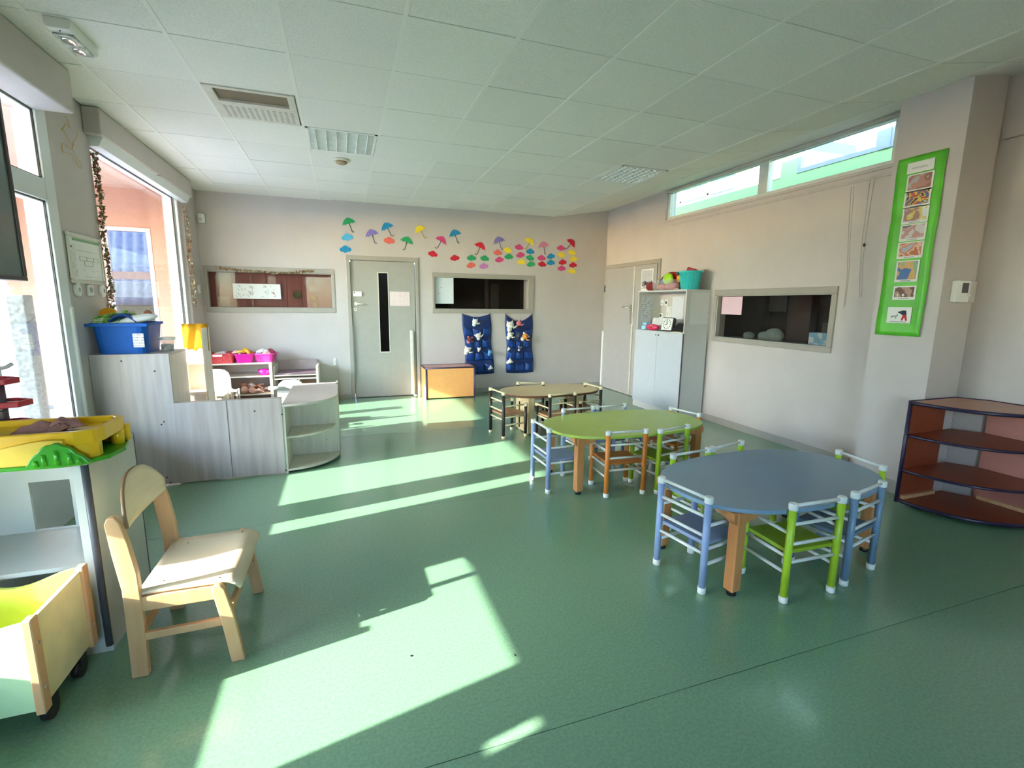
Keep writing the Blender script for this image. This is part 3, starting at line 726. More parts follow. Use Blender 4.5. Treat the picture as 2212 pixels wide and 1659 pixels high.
def crumple(cx, cy, z, rx, ry, h, sd, fold):
    def f(u, v):
        t = 2 * PI * u; rr = v * (1 + .12 * math.sin(3 * t + sd) + .06 * math.sin(7 * t + sd))
        zz = z + h * (1 - v ** 2.2) + .25 * h * math.sin(fold * rr * math.cos(t) + sd) * (1 - v * .6) + .12 * h * math.sin(9 * rr * math.sin(t) + sd * 2)
        return (cx + rx * rr * math.cos(t), cy + ry * rr * math.sin(t), max(z, zz))
    return MB().grid(f, 36, 10)
make('cloth_body', crumple(-1.12, 2.29, .906, .085, .07, .030, 1, 7), cl_m, clo, solid=.004)
make('cloth_fold', crumple(-1.055, 2.31, .915, .065, .05, .028, 3, 9), cl_m, clo, solid=.004)
make('cloth_tail', MB().grid(lambda u, v: (-1.085 + .05 * u + .02 * v, 2.20 + .06 * v, .912 + .024 * v * math.sin(PI * (.15 + .7 * u)) + .004 * math.sin(u * 20)), 10, 6), cl_m, clo, solid=.005)

# red toy tower
rt = thing('toy_tower', 'toy garage tower of dark red trays on charcoal posts at the left edge', 'toy', (-1.55, 2.48, .80))
ch = M('toy_charcoal', (.07, .05, .06), .4)
def tray(cx, cy, z, r):
    hx = [(cx + r * math.cos(PI / 3 * k + .35), cy + r * .8 * math.sin(PI / 3 * k + .35)) for k in range(6)]
    hi = [(cx + (r - .012) * math.cos(PI / 3 * k + .35), cy + (r - .012) * .8 * math.sin(PI / 3 * k + .35)) for k in range(6)]
    vs = [(x, y, z) for x, y in hx] + [(x, y, z + .024) for x, y in hx] + [(x, y, z + .024) for x, y in hi] + [(x, y, z + .006) for x, y in hi]
    fs = [tuple(range(6))[::-1], tuple(range(18, 24))]
    for k in range(3):
        for i in range(6): j = (i + 1) % 6; fs.append((k * 6 + i, k * 6 + j, (k + 1) * 6 + j, (k + 1) * 6 + i))
    t_ = make('tray', MB().add(vs, fs), red_m, rt, bevel=.003)
    make('tray_liner', MB().prism([(cx + (r - .02) * math.cos(PI / 3 * k + .35), cy + (r - .02) * .8 * math.sin(PI / 3 * k + .35)) for k in range(6)], z + .007, z + .012), M('liner_beige', (.62, .52, .45), .6), t_)
tray(-1.355, 2.50, 1.065, .085); tray(-1.325, 2.50, .972, .088); tray(-1.325, 2.50, .885, .09)
make('post', MB().cyl((-1.335, 2.50, .80), (-1.335, 2.50, 1.07), .018, n=12), ch, rt)
make('post', MB().cyl((-1.385, 2.49, .80), (-1.385, 2.49, .98), .018, n=12), ch, rt)
make('handle_loop', MB().tube([(-1.37, 2.50, 1.122), (-1.33, 2.50, 1.125), (-1.30, 2.50, 1.133), (-1.28, 2.50, 1.146)], .007), M('toy_grey', (.5, .48, .48), .4), rt)
make('link_arm', B(-1.40, -1.31, 2.45, 2.48, .95, .958), ch, rt)
make('post_top', MB().cyl((-1.355, 2.50, 1.07), (-1.36, 2.50, 1.125), .008, n=8), ch, rt)

# TV screen
tv = thing('wall_screen', 'large flat screen with a dark bezel in front of the glazed door', 'screen', (-1.53, 2.4, 1.49))
make('bezel', frame(MB(), -1.545, -1.495, 1.60, 3.15, 1.496, 2.44, .022), M('bezel_plum', (.035, .02, .03), .35), tv, bevel=.004)
make('screen_glass', B(-1.535, -1.503, 1.62, 3.13, 1.515, 2.42), M('screen_grey', (.10, .14, .15), .12, var=.03, spec=.9), tv)
make('mount_arm', MB().box(-1.56, -1.545, 2.2, 2.26, 1.8, 2.56).box(-1.56, -1.545, 2.6, 2.66, 1.8, 2.56), black_m, tv)

# ------------------------------------------------------------------ play corner of grey wood
def wallpt(u, v, d):
    w_ = R3 @ Vector((u - 1106, v - 829.5, 1034)); t = d / w_.y; return w_.x * t, CAMZ + w_.z * t
def screws(parent, pts, axis, d, r=.0065):
    for a, z in pts:
        p = (a, d, z) if axis == 'y' else (d, a, z); q = (a, d - .003, z) if axis == 'y' else (d + .003, a, z)
        make('screw_cap', MB().cyl(p, q, r, n=8), black_m, parent)
tu = thing('tall_play_partition', 'tall grey wood cupboard back by the left wall carrying the blue bin', 'cabinet', (-1.47, 4.3, 0))
make('rear_panel', B(-1.718, -1.235, 4.186, 4.204, .01, 1.0), greywood, tu, bevel=.001)
make('side_panel', B(-1.253, -1.235, 4.205, 4.60, .01, 1.0), M('pale_wood_side', (.62, .54, .48), .45, two=(.68, .60, .54), vscale=5, stretch=(5, 5, .35)), tu)
make('top_panel', B(-1.718, -1.235, 4.186, 4.60, 1.0, 1.016), greywood, tu)
make('shelf_board', B(-1.70, -1.253, 4.21, 4.60, .5, .516), greywood, tu)
screws(tu, [wallpt(u, v, 4.186) for u, v in ((192, 806), (262, 780), (334, 802))], 'y', 4.186)
lu = thing('low_play_partition', 'low grey wood cupboard backs forming the play corner front', 'cabinet', (-.9, 4.3, 0))
pan = M('pale_grey_wood_b', (.345, .305, .285), .45, two=(.43, .39, .37), vscale=5, stretch=(6, 6, .3), mixs=.55)
for i, (x0, x1) in enumerate(((-1.305, -.888), (-.888, -.50))):
    make('rear_panel', B(x0 + .0005, x1 - .0005, 4.188 - (.004 if i == 0 else 0), 4.206, .01, .64), (pan, greywood)[i % 2], lu, bevel=.001)
make('top_panel', B(-1.235, -.50, 4.206, 4.24, .622, .64), greywood, lu)
make('side_panel', B(-1.234, -.5, 4.206, 4.226, .01, .62), greywood, lu)
screws(lu, [wallpt(u, v, 4.188) for u, v in ((349, 917), (355, 911), (420, 897), (484, 903), (490, 903), (550, 888), (609, 895), (361, 1031), (369, 1042), (495, 1029), (501, 1028), (618, 1016))], 'y', 4.188)
qu = thing('quarter_round_shelf', 'pale wood quarter round shelf ending the play corner', 'shelf', (-.3, 4.4, 0))
qw = M('pale_olive_wood', (.55, .50, .40), .45, two=(.63, .58, .47), vscale=5, stretch=(5, 5, .5))
qr = .405
def quarter(cx, cy, r, k=16): return [(cx, cy)] + [(cx + r * math.sin(t), cy - r * math.cos(t)) for t in [PI / 2 * i / k for i in range(k + 1)]]
for z in (.02, .29):
    make('shelf_board', MB().prism(quarter(-.482, 4.60, qr - (.03 if z > .1 else 0)), z, z + .016), qw, qu, bevel=.001)
make('side_panel', B(-.499, -.482, 4.195, 4.60, .0, .565), M('pale_edge', (.70, .66, .55), .4), qu)
make('rear_panel', B(-.482, -.085, 4.585, 4.60, 0, .565), qw, qu)
make('top_panel', MB().prism([(-.50, 5.26)] + [(-.50, 4.19)] + [(-.482 + qr * math.sin(t), 4.60 - (qr + .005) * math.cos(t)) for t in [PI / 2 * i / 16 for i in range(17)]] + [(-.077, 5.26)], .565, .583), M('pale_top_wood', (.60, .53, .48), .4, two=(.66, .59, .54), vscale=5, stretch=(.5, 6, 5)), qu, bevel=.001)
make('end_panel', B(-.097, -.08, 4.60, 5.26, 0, .565), qw, qu)
make('end_lip', B(-.098, -.078, 5.12, 5.25, .583, .60), qw, qu)
screws(qu, [(-.19, .52), (-.40, .16), (-.19, .16)], 'y', 4.585, .004)

# play kitchen with yellow cloth, bench, and little chair
pk = thing('play_kitchen', 'sunlit pale wooden play kitchen with a yellow draped back', 'play furniture', (-1.3, 5.0, 0))
pw = M('pale_ply', (.76, .68, .58), .4, var=.04, vscale=6)
make('side_panel', B(-1.45, -1.325, 4.88, 4.898, 0, 1.03), pw, pk)
make('rear_panel', B(-1.335, -1.16, 4.96, 4.978, 0, 1.19), M('pinkish_ply', (.66, .52, .44), .45, var=.04), pk)
make('shelf_board', B(-1.32, -1.17, 4.86, 4.955, .855, .873), pw, pk)
make('cheek_panel', MB().prism([(4.9, 0), (4.9, .80), (4.93, .86), (5.0, .89), (5.25, .89), (5.25, 0)], -1.34, -1.322, 'x'), pw, pk)
make('worktop', B(-1.32, -1.165, 4.78, 4.955, .60, .62), pw, pk)
make('door', B(-1.32, -1.165, 4.785, 4.80, .03, .595), pw, pk)
make('tall_cheek', B(-1.162, -1.15, 4.80, 5.02, 0, 1.17), pw, pk)
def drape(u, v):
    x = -1.345 + .20 * u; z = 1.205 - .225 * v + (.008 * math.sin(u * 23) + .01 * math.sin(u * 11)) * (v > .9)
    return (x, 4.952 + .006 * math.sin(u * 14 + v * 3), z)
yc = make('yellow_cover', MB().grid(drape, 18, 8), M('yellow_felt', (.44, .24, .015), .85, var=.05, spec=.1), pk, solid=.004)
bn = thing('play_bench', 'pale wooden toy bench with rounded high sides in the play corner', 'play furniture', (-1.25, 5.6, 0))
make('side_panel', MB().prism([(-1.36, .0), (-1.36, .70), (-1.25, .70), (-1.20, .69), (-1.165, .66), (-1.15, .60), (-1.15, 0)], 5.70, 5.718, 'y'), pw, bn)
make('side_panel', MB().prism([(-1.36, .0), (-1.36, .66), (-1.30, .65), (-1.24, .60), (-1.22, .55), (-1.20, .46), (-1.15, .44), (-1.15, 0)], 5.3, 5.318, 'y'), pw, bn)
make('seat', B(-1.36, -1.15, 5.318, 5.70, .46, .478), pw, bn)
make('front_panel', B(-1.165, -1.15, 5.318, 5.70, 0, .46), pw, bn)
hc = thing('toy_high_chair', 'small upright wooden toy seat beside the play bench', 'toy', (-1.12, 5.6, 0))
make('leg', B(-1.135, -1.12, 5.5, 5.515, 0, .50), pw, hc); make('leg', B(-1.075, -1.06, 5.5, 5.515, 0, .50), pw, hc)
make('leg', B(-1.135, -1.12, 5.62, 5.635, 0, .50), pw, hc); make('leg', B(-1.075, -1.06, 5.62, 5.635, 0, .50), pw, hc)
make('seat', B(-1.135, -1.06, 5.5, 5.635, .30, .312), pw, hc); make('tray', B(-1.14, -1.055, 5.47, 5.55, .49, .503), pw, hc)

bs = thing('low_bookshelf', 'low pale bookshelf against the back wall holding dolls and baskets', 'bookshelf', (-1.3, 7.1, 0))
bw = M('shelf_taupe', (.50, .38, .32), .5, var=.05, vscale=5)
x0, x1, y0, y1 = -1.68, -.905, 6.90, 7.36
edge = M('shelf_edge_pale', (.66, .58, .48), .4, var=.03)
make('side_panel', B(x1 - .035, x1, y0, y1, 0, .60), edge, bs); make('side_panel', B(x0, x0 + .02, y0, y1, 0, .60), edge, bs)
make('rear_panel', B(x0 + .02, x1 - .035, y1 - .012, y1, .04, .60), bw, bs)
make('top_panel', B(x0, x1, y0, y1, .60, .618), edge, bs, bevel=.001)
for z in (.43, .195, .05): make('shelf_board', B(x0 + .02, x1 - .035, y0 + .002, y1 - .012, z, z + .016), edge, bs)
ctb = thing('toy_changing_table', 'pale toy changing table with a plum mat right of the bookshelf', 'play furniture', (-.62, 7.1, 0))
make('side_panel', B(-.90, -.882, 6.93, 7.36, 0, .56), edge, ctb); make('side_panel', MB().prism([(6.9, 0), (6.9, .50), (6.92, .545), (6.96, .55), (7.36, .55), (7.36, 0)], -.375, -.345, 'x'), pw, ctb)
make('tabletop', B(-.882, -.375, 6.91, 7.36, .43, .446), edge, ctb)
make('shelf_board', B(-.882, -.375, 6.90, 7.34, .385, .40), pw, ctb)
make('mat', B(-.875, -.38, 6.93, 7.33, .447, .465), M('plum_mat', (.20, .13, .16), .6), ctb, bevel=.006)
make('rear_panel', B(-.882, -.375, 7.342, 7.36, .3, .60), M('taupe_back', (.42, .34, .32), .5), ctb)
make('divider', B(-.60, -.585, 6.905, 7.34, 0, .385), edge, ctb)
make('inner_panel', B(-.585, -.375, 7.1, 7.12, .1, .385), M('terracotta_inner', (.33, .18, .13), .6), ctb)
make('dark_niche', B(-.875, -.60, 7.2, 7.22, 0, .385), M('dark_plum', (.08, .04, .05), .7), ctb)
wk = thing('white_play_chair', 'small white chair behind the quarter round shelf', 'chair', (-.6, 5.75, 0))
make('backrest', MB().prism([(-.72, .0), (-.72, .46), (-.70, .51), (-.66, .545), (-.52, .55), (-.47, .52), (-.45, .46), (-.45, 0)], 5.75, 5.765, 'y'), white_m, wk)
make('seat', B(-.72, -.45, 5.765, 5.98, .28, .295), white_m, wk)
make('side_panel', B(-.72, -.705, 5.765, 5.98, 0, .28), white_m, wk); make('side_panel', B(-.465, -.45, 5.765, 5.98, 0, .28), white_m, wk)
make('armrest', MB().cyl((-.80, 5.74, .47), (-.66, 5.74, .465), .02, n=10), white_m, wk)

# baskets and tubs on the bookshelf
def tubm(cx, cy, z, w, d, h, flare=.82, rim=.012, rz=0):
    mb = MB(); R = Matrix.Translation((cx, cy, z)) @ Matrix.Rotation(rz, 4, 'Z')
    def ring(k, zz, s): 
        a, b = w / 2 * s, d / 2 * s; c = min(a, b) * .35; pts = []
        for qx, qy, t0 in ((1, 1, 0), (-1, 1, PI / 2), (-1, -1, PI), (1, -1, 3 * PI / 2)):
            for j in range(4):
                t = t0 + PI / 2 * j / 3; pts.append(R @ Vector((qx * (a - c) + c * math.cos(t), qy * (b - c) + c * math.sin(t), zz)))
        return pts
    prof = [(0, flare), (h * .9, .97), (h * .92, 1.06), (h, 1.06), (h, .96), (.01, flare - .04)]
    rs = [ring(0, zz, s) for zz, s in prof]; n = 16; vs = [v for r in rs for v in r]
    fs = [tuple(range(n))[::-1], tuple(range((len(rs) - 1) * n, len(rs) * n))]
    for k in range(len(rs) - 1):
        for i in range(n): j = (i + 1) % n; fs.append((k * n + i, k * n + j, (k + 1) * n + j, (k + 1) * n + i))
    return mb.add(vs, fs)
ZT = .618
rb = thing('red_basket', 'red fabric basket with a small white pattern on the bookshelf', 'basket', (-1.46, 7.02, ZT))
make('basket_body', tubm(-1.485, 7.04, ZT, .29, .22, .125, .92), M('red_pattern', (.55, .01, .02), .7, two=(.62, .10, .10), vscale=60, mixs=.35), rb)
make('label_band', B(-1.57, -1.465, 6.908, 6.915, ZT + .09, ZT + .115), paper_m, rb)
mg = M('magenta_plastic', (.62, .015, .30), .3, var=.03)
t1 = thing('magenta_tub', 'magenta plastic tub of yellow toy fruit in the middle of the bookshelf top', 'tub', (-1.23, 7.0, ZT), 0, 'tubs on the bookshelf')
make('tub_body', tubm(-1.225, 7.03, ZT, .235, .22, .115, .76), mg, t1)
t2 = thing('magenta_tub', 'pink plastic tub of dolls clothes at the right end of the bookshelf top', 'tub', (-.99, 7.0, ZT), 0, 'tubs on the bookshelf')
make('tub_body', tubm(-.985, 7.04, ZT, .25, .24, .115, .76, rz=-.15), M('pink_plastic', (.70, .04, .30), .3, var=.03), t2)
# fruit and clothes
def banana(cx, cy, z, a, L=.07, r=.013):
    pts = [(cx + math.cos(a) * L * (k / 6 - .5), cy + math.sin(a) * L * (k / 6 - .5) * .4, z + .025 * math.sin(PI * k / 6)) for k in range(7)]
    return MB().tube(pts, [r * .4, r * .8, r, r, r, r * .8, r * .4])
yel = M('fruit_yellow', (.80, .42, .05), .4); yel2 = M('fruit_orange', (.80, .30, .03), .4)
BL = ['leftmost toy banana resting on the rim of the magenta tub', 'toy banana pointing away in the middle of the magenta tub', 'toy banana at the right of the magenta tub', 'topmost toy banana at the back of the magenta tub']
for i, (x, y, z, a) in enumerate([(-1.27, 6.99, .075, .4), (-1.24, 7.02, .09, 1.2), (-1.20, 7.0, .08, 2.2), (-1.22, 7.05, .10, .1)]):
    tag(make('toy_banana', banana(x, y, ZT + .062 + z * .8, a, .10, .017), yel), BL[i], 'toy fruit', 'toy bananas in the magenta tub')
OL = ['orange toy fruit near the right rim of the magenta tub', 'orange toy fruit on top of the pile in the magenta tub', 'orange toy fruit farthest right in the magenta tub']
for i, (x, z) in enumerate([(-1.175, .125), (-1.205, .15), (-1.15, .12)]):
    tag(make('toy_orange', MB().ball((x, 6.99 + .02 * i, ZT + z), .025), yel2), OL[i], 'toy fruit', 'toy oranges in the magenta tub')
def rag(name, label, cx, cy, z, r, mat, seed, h=.03):
    rnd = random.Random(seed)
    def f(u, v):
        t = 2 * PI * u; rr = r * v * (1 + .25 * math.sin(3 * t + seed))
        return (cx + rr * math.cos(t), cy + rr * .8 * math.sin(t), z + h * (1 - v) ** .8 + .35 * h * math.sin(5 * t + seed) * v + rnd.uniform(-.003, .003))
    return tag(make(name, MB().grid(f, 20, 6), mat, solid=.004), label, 'cloth')
dk = M('cloth_maroon', (.22, .03, .05), .9); wt = M('cloth_white', (.72, .68, .68), .9); skn = M('cloth_peach', (.72, .42, .34), .85); lil = M('cloth_lilac', (.35, .25, .55), .9)
rag('crumpled_cloth', 'white and pink doll cloth heaped on the red basket', -1.48, 7.04, ZT + .115, .11, wt, 1)
rag('crumpled_cloth', 'maroon doll cloth between the red basket and the middle tub', -1.39, 7.02, ZT + .12, .06, dk, 5, .03)
rag('crumpled_cloth', 'peach doll cloth at the left rim of the middle tub', -1.32, 7.0, ZT + .12, .05, skn, 2, .04)
rag('crumpled_cloth', 'white doll cloth heaped in the right hand tub', -1.02, 7.05, ZT + .12, .07, wt, 3, .05)
rag('crumpled_cloth', 'maroon doll cloth at the back of the right hand tub', -.93, 7.06, ZT + .12, .06, dk, 4, .05)
rag('crumpled_cloth', 'lilac doll cloth at the left of the right hand tub', -1.07, 7.0, ZT + .105, .035, lil, 6, .02)
rag('crumpled_cloth', 'peach doll cloth at the front of the right hand tub', -.97, 6.99, ZT + .11, .045, skn, 9, .03)
# dolls
def doll(name, label, cx, cy, z, mirror, skin, cloth):
    t = thing(name, label, 'doll', (cx, cy, z)); s = mirror
    make('head', MB().ball((cx, cy, z + .05), .046, .044, .048), skin, t)
    make('torso', MB().ball((cx + s * .09, cy, z + .04), .055, .04, .038, rot=(0, .2 * s, 0)), cloth, t)
    make('arm', MB().tube([(cx + s * .06, cy - .03, z + .06), (cx + s * .075, cy - .05, z + .03), (cx + s * .11, cy - .06, z + .02)], [.015, .013, .011], 8), skin, t)
    make('arm', MB().tube([(cx + s * .06, cy + .03, z + .06), (cx + s * .08, cy + .03, z + .09), (cx + s * .12, cy + .02, z + .10)], [.015, .013, .011], 8), skin, t)
    make('leg', MB().tube([(cx + s * .13, cy - .02, z + .035), (cx + s * .17, cy - .035, z + .05), (cx + s * .21, cy - .04, z + .02)], [.02, .018, .014], 8), skin, t)
    make('leg', MB().tube([(cx + s * .13, cy + .02, z + .035), (cx + s * .18, cy + .02, z + .02), (cx + s * .22, cy, z + .016)], [.02, .018, .014], 8), skin, t)
    make('ear', MB().ball((cx - s * .005, cy - .043, z + .045), .01, .006, .014), skin, t)
dskin = M('doll_skin', (.62, .33, .24), .5); dsk2 = M('doll_skin_dark', (.45, .17, .09), .5)
ZS = .211
doll('baby_doll', 'baby doll with a bare brown head lying left on the bookshelf', -1.27, 7.06, ZS + .04, 1, dsk2, M('doll_white', (.66, .62, .62), .8))
doll('baby_doll', 'pale baby doll in a striped suit lying right on the bookshelf', -1.17, 7.08, ZS, 1, dskin, blotch('doll_stripe', [(.7, .7, .72), (.08, .10, .18), (.75, .74, .75), (.1, .12, .2)], 60))
doll('baby_doll', 'small bare baby doll curled on its side in front on the shelf', -1.25, 6.955, ZS + .0, 1, dskin, dskin)
pb = thing('pink_bowl', 'magenta toy bowl at the right end of the middle bookshelf shelf', 'bowl', (-1.0, 7.0, .446))
make('bowl', MB().lathe([(.055, 0), (.075, .03), (.08, .07), (.074, .07), (.068, .03), (.05, .008)], (-1.01, 7.0, .446), 16), mg, pb)
make('cup', MB().ball((-1.01, 6.985, .505), .05, .04, .03), mg, pb)

# blue storage bin and contents
bb_ = thing('blue_bin', 'large blue plastic storage bin on the tall grey wood cupboard', 'bin', (-1.56, 4.4, 1.016))
bl = M('bin_blue', (.01, .10, .42), .55, var=.04, spec=.2)
make('bin_body', tubm(-1.535, 4.40, 1.016, .345, .38, .225, .86), bl, bb_)
make('lip', MB().box(-1.73, -1.35, 4.19, 4.20, 1.215, 1.238), bl, bb_, bevel=.004)
lb = make('picture_label', B(-1.452, -1.385, 4.212, 4.215, 1.065, 1.165, mat=None), text_mat('bin_label', (.75, .74, .68), (.2, .2, .25), 5, .5), bb_)
tag(make('yellow_disc', MB().cyl((-1.665, 4.44, 1.27), (-1.662, 4.455, 1.272), .075, n=28), M('disc_yellow', (.80, .36, .01), .35)), 'yellow orange disc standing up at the back of the blue bin', 'toy')
tag(make('green_book', B(-.11, .11, -.07, .07, 0, .02, mat=Matrix.Translation((-1.61, 4.33, 1.255)) @ Euler((.5, -.25, .2)).to_matrix().to_4x4()), blotch('book_green', [(.02, .05, .03), (.12, .40, .03), (.6, .65, .55), (.1, .35, .02)], 16)), 'green printed package lying in the left of the blue bin', 'package')
tag(make('green_ball', MB().ball((-1.52, 4.40, 1.275), .055, .05, .04), M('ball_green', (.14, .26, .03), .4)), 'olive green toy in the middle of the blue bin', 'toy')
tag(make('blue_cloth', MB().grid(lambda u, v: (-1.60 + .17 * u, 4.24 + .1 * v, 1.245 + .05 * math.sin(PI * u) + .012 * math.sin(v * 9)), 10, 6), M('cloth_navy', (.01, .06, .25), .8), solid=.008), 'dark blue cloth folded over the front of the blue bin', 'cloth')
tag(make('white_cushion', MB().ball((-1.43, 4.30, 1.270), .12, .06, .030, 20, 10, (.15, -.18, .1), .05), M('cushion_white', (.66, .68, .70), .8)), 'long white cushion lying over the right of the blue bin', 'cushion')
tag(make('brown_ball', MB().ball((-1.42, 4.45, 1.295), .028, .03, .035), M('ball_brown', (.30, .10, .05), .5)), 'small brown toy head behind the white cushion', 'toy')
tb = thing('clear_tub', 'small clear tub of dark pieces with a white lid beside the blue bin', 'tub', (-1.30, 4.42, 1.016))
make('tub_body', MB().lathe([(.042, 0), (.052, .085), (.055, .09), (.051, .09), (.040, .005)], (-1.305, 4.42, 1.016), 20), clear_pl, tb)
make('contents', MB().lathe([(.038, .006), (.043, .05), (.02, .055)], (-1.305, 4.42, 1.016), 14), blotch('dark_bits', [(.02, .02, .03), (.5, .5, .5), (.05, .05, .05), (.2, .2, .2)], 40), tb)
make('lid', MB().lathe([(.055, .088), (.058, .092), (.058, .103), (.054, .108)], (-1.305, 4.42, 1.016), 20), white_pl, tb)

# ------------------------------------------------------------------ orange box bench by the door
ob = thing('orange_box_seat', 'orange panelled box bench with dark edges by the back door', 'bench', (1.45, 7.1, 0))
om = M('orange_panel', (.80, .38, .13), .35, var=.03); em = M('edge_plum', (.05, .025, .07), .4)
make('front_panel', B(1.13, 1.825, 6.935, 6.95, .02, .455), om, ob)
make('side_panel', B(1.10, 1.115, 6.95, 7.315, .0, .455), om, ob); make('side_panel', B(1.835, 1.85, 6.95, 7.315, 0, .455), om, ob)
make('top_panel', B(1.10, 1.85, 6.95, 7.315, .455, .47), M('salmon_top', (.55, .30, .24), .4), ob)
make('rear_panel', B(1.115, 1.835, 7.30, 7.315, .0, .455), om, ob)
mb = MB()
for a, b in (((1.115, 6.942, 0), (1.115, 6.942, .47)), ((1.84, 6.942, 0), (1.84, 6.942, .47)), ((1.10, 6.94, .463), (1.85, 6.94, .463)), ((1.10, 6.94, .463), (1.10, 7.31, .463)), ((1.85, 6.94, .463), (1.85, 7.31, .463)), ((1.10, 7.312, .463), (1.85, 7.312, .463))): mb.cyl(a, b, .013, n=8)
make('edge_strip', mb, em, ob)

# ------------------------------------------------------------------ pocket organizers
navy = M('organizer_blue', (.005, .022, .12), .5, var=.2, vscale=8); navy2 = M('pocket_blue', (.008, .042, .21), .3, var=.25, vscale=10)
def organizer(label, x0, x1, zt, zb, sag, skew):
    t = thing('pocket_organizer', label, 'organizer', ((x0 + x1) / 2, YB - .02, zb), 0, 'blue pocket organizers under the window')
    W = x1 - x0
    def pt(u, v, d=0):
        sg = sag * math.sin(PI * u) * (1 - v) ** 2
        return (x0 + W * u + skew * v + .012 * math.sin(v * 9) * (1 if u > .5 else -1), YB - .012 - d - .006 * (1 + math.sin(u * 9 + v * 7)), zt - sg - (zt - zb) * v - .012 * math.sin(u * PI) * v)
    make('backing', MB().grid(lambda u, v: pt(u, v), 14, 24), navy, t, solid=.006)
    for c in range(3):
        for r_ in range(4):
            u0 = .03 + c * .32; u1 = u0 + .30; v0 = .20 + r_ * .205; v1 = v0 + .15
            dep = .045 if (c + r_) % 2 else .03
            def pk_(a, b):
                u = u0 + (u1 - u0) * a; v = v0 + (v1 - v0) * b + .03 * (1 - b) * math.sin(PI * a)
                return pt(u, v, .004 + dep * math.sin(PI * a) ** .7 * (1 - b * .55) * (1 if b < .98 else .2) + .006 * math.sin(a * 13 + r_) * b)
            make('pocket', MB().grid(pk_, 10, 6), navy2, t, solid=.004)
    for u in (0, 1):
        p = Vector(pt(u, 0)); make('hanging_cord', MB().tube([p, p + Vector((-.006 if u == 0 else .006, .01, .03))], .004), black_m, t)
    return pt
o1 = organizer('blue pocket organizer of soft toys hanging nearest the back door', 1.745, 2.195, 1.25, .30, .05, .065)
o2 = organizer('blue pocket organizer of soft toys hanging farther from the back door', 2.45, 2.91, 1.25, .30, .12, .03)
pw_ = M('plush_white', (.74, .70, .64), .9, bump=.3, bscale=120); pbr = M('plush_brown', (.14, .03, .02), .9); ppk = M('plush_pink', (.62, .18, .22), .9); por = M('plush_orange', (.70, .28, .06), .9); pbl = M('plush_blue', (.10, .30, .55), .8); pm_ = M('plush_mint', (.55, .72, .62), .9); pgr = M('plush_grey', (.10, .10, .12), .9)
def plush(label, x, z, r, m1, m2=None, ear='long', tilt=0, y=YB - .07, arm=True):
    t = thing('plush_toy', label, 'soft toy', (x, y, z), 0, 'soft toys in the pocket organizers'); m2 = m2 or m1
    R = Matrix.Rotation(tilt, 3, 'Y')
    P = lambda a, b, c: Vector((x, y, z)) + R @ Vector((a * r, b * r, c * r))
    make('head', MB().ball(P(0, 0, 0), r, r * .75, r * .85, 12, 8), m1, t)
    make('muzzle', MB().ball(P(.15, -.65, -.3), r * .38, r * .3, r * .3, 8, 6), m1, t)
    for s in (-1, 1):
        if ear == 'long': e = MB().ball(P(s * .75, -.1, .45), r * .30, r * .2, r * .62, 8, 6, (0, s * 1.2 + tilt, 0))
        elif ear == 'round': e = MB().ball(P(s * .75, 0, .7), r * .36, r * .2, r * .36, 8, 6)
        else: e = MB().cyl(P(s * .5, 0, .4), P(s * .72, 0, 1.15), r * .42, .003, n=8)
        make('ear', e, m2, t)
    make('eye', MB().ball(P(-.25, -.72, .12), r * .09).ball(P(.45, -.66, .12), r * .09), black_m, t)
    make('body', MB().ball(P(-.1, .5, -1.0), r * .7, r * .4, r * .75, 10, 6), m2, t)
    if arm: make('arm', MB().tube([P(.6, -.3, -.7), P(1.2, -.4, -.55), P(1.7, -.4, -.25)], [r * .25, r * .24, r * .2], 8), m1, t)
g = lambda u, v: (960 + u / 9.217, 660 + v / 9.217)
def px(u, v, d=7.30):
    """wall point of the back wall for a spot measured there"""
    dx, dy = u - 1106, v - 829.5
    w_ = R3 @ Vector((dx, dy, 1034)); t = d / w_.y; return w_.x * t, CAMZ + w_.z * t
for (u, v, r, m1, m2, ear, tl, lab) in [
    (610, 320, .038, pw_, pm_, 'cone', .1, 'white soft toy with a mint hood in the top middle pocket of the left organizer'),
    (670, 600, .038, pw_, pw_, 'long', -.4, 'white rabbit in the second row middle pocket of the left organizer'),
    (505, 670, .036, pbr, ppk, 'round', .2, 'dark brown soft toy in the second row left pocket of the left organizer'),
    (460, 880, .042, pw_, pw_, 'round', .3, 'round white bear in the third row left pocket of the left organizer'),
    (690, 870, .022, pw_, pw_, 'round', 0, 'small white soft toy in the third row middle pocket of the left organizer'),
    (910, 930, .030, pbl, pbl, 'round', .2, 'pale blue soft toy in the third row right pocket of the left organizer'),
    (925, 1240, .026, pw_, pw_, 'long', .9, 'small white soft toy hanging from the lowest right pocket of the left organizer'),
    (1310, 390, .055, pw_, pw_, 'cone', -.1, 'white cat in the top left pocket of the right organizer'),
    (1480, 350, .040, ppk, pbr, 'cone', .0, 'pink soft toy with a wine red hat in the top row of the right organizer'),
    (1310, 580, .042, pw_, pw_, 'round', .3, 'white lamb in the second row left pocket of the right organizer'),
    (1460, 600, .030, pgr, pgr, 'round', .0, 'dark grey soft toy in the second row middle pocket of the right organizer'),
    (1610, 610, .046, por, pw_, 'long', .6, 'orange and white dog in the second row right pocket of the right organizer'),
    (1285, 860, .020, pw_, pw_, 'round', .4, 'small white soft toy in the third row left pocket of the right organizer'),
    (1500, 850, .024, pgr, pw_, 'round', .2, 'dark soft toy with white ears in the third row middle pocket of the right organizer'),
    (1310, 1110, .034, pw_, pw_, 'long', .9, 'white soft toy in the lowest left pocket of the right organizer')]:
    x, z = px(*g(u, v), 7.27); plush(lab, x, z, r * 1.18, m1, m2, ear, tl, arm=r > .035)

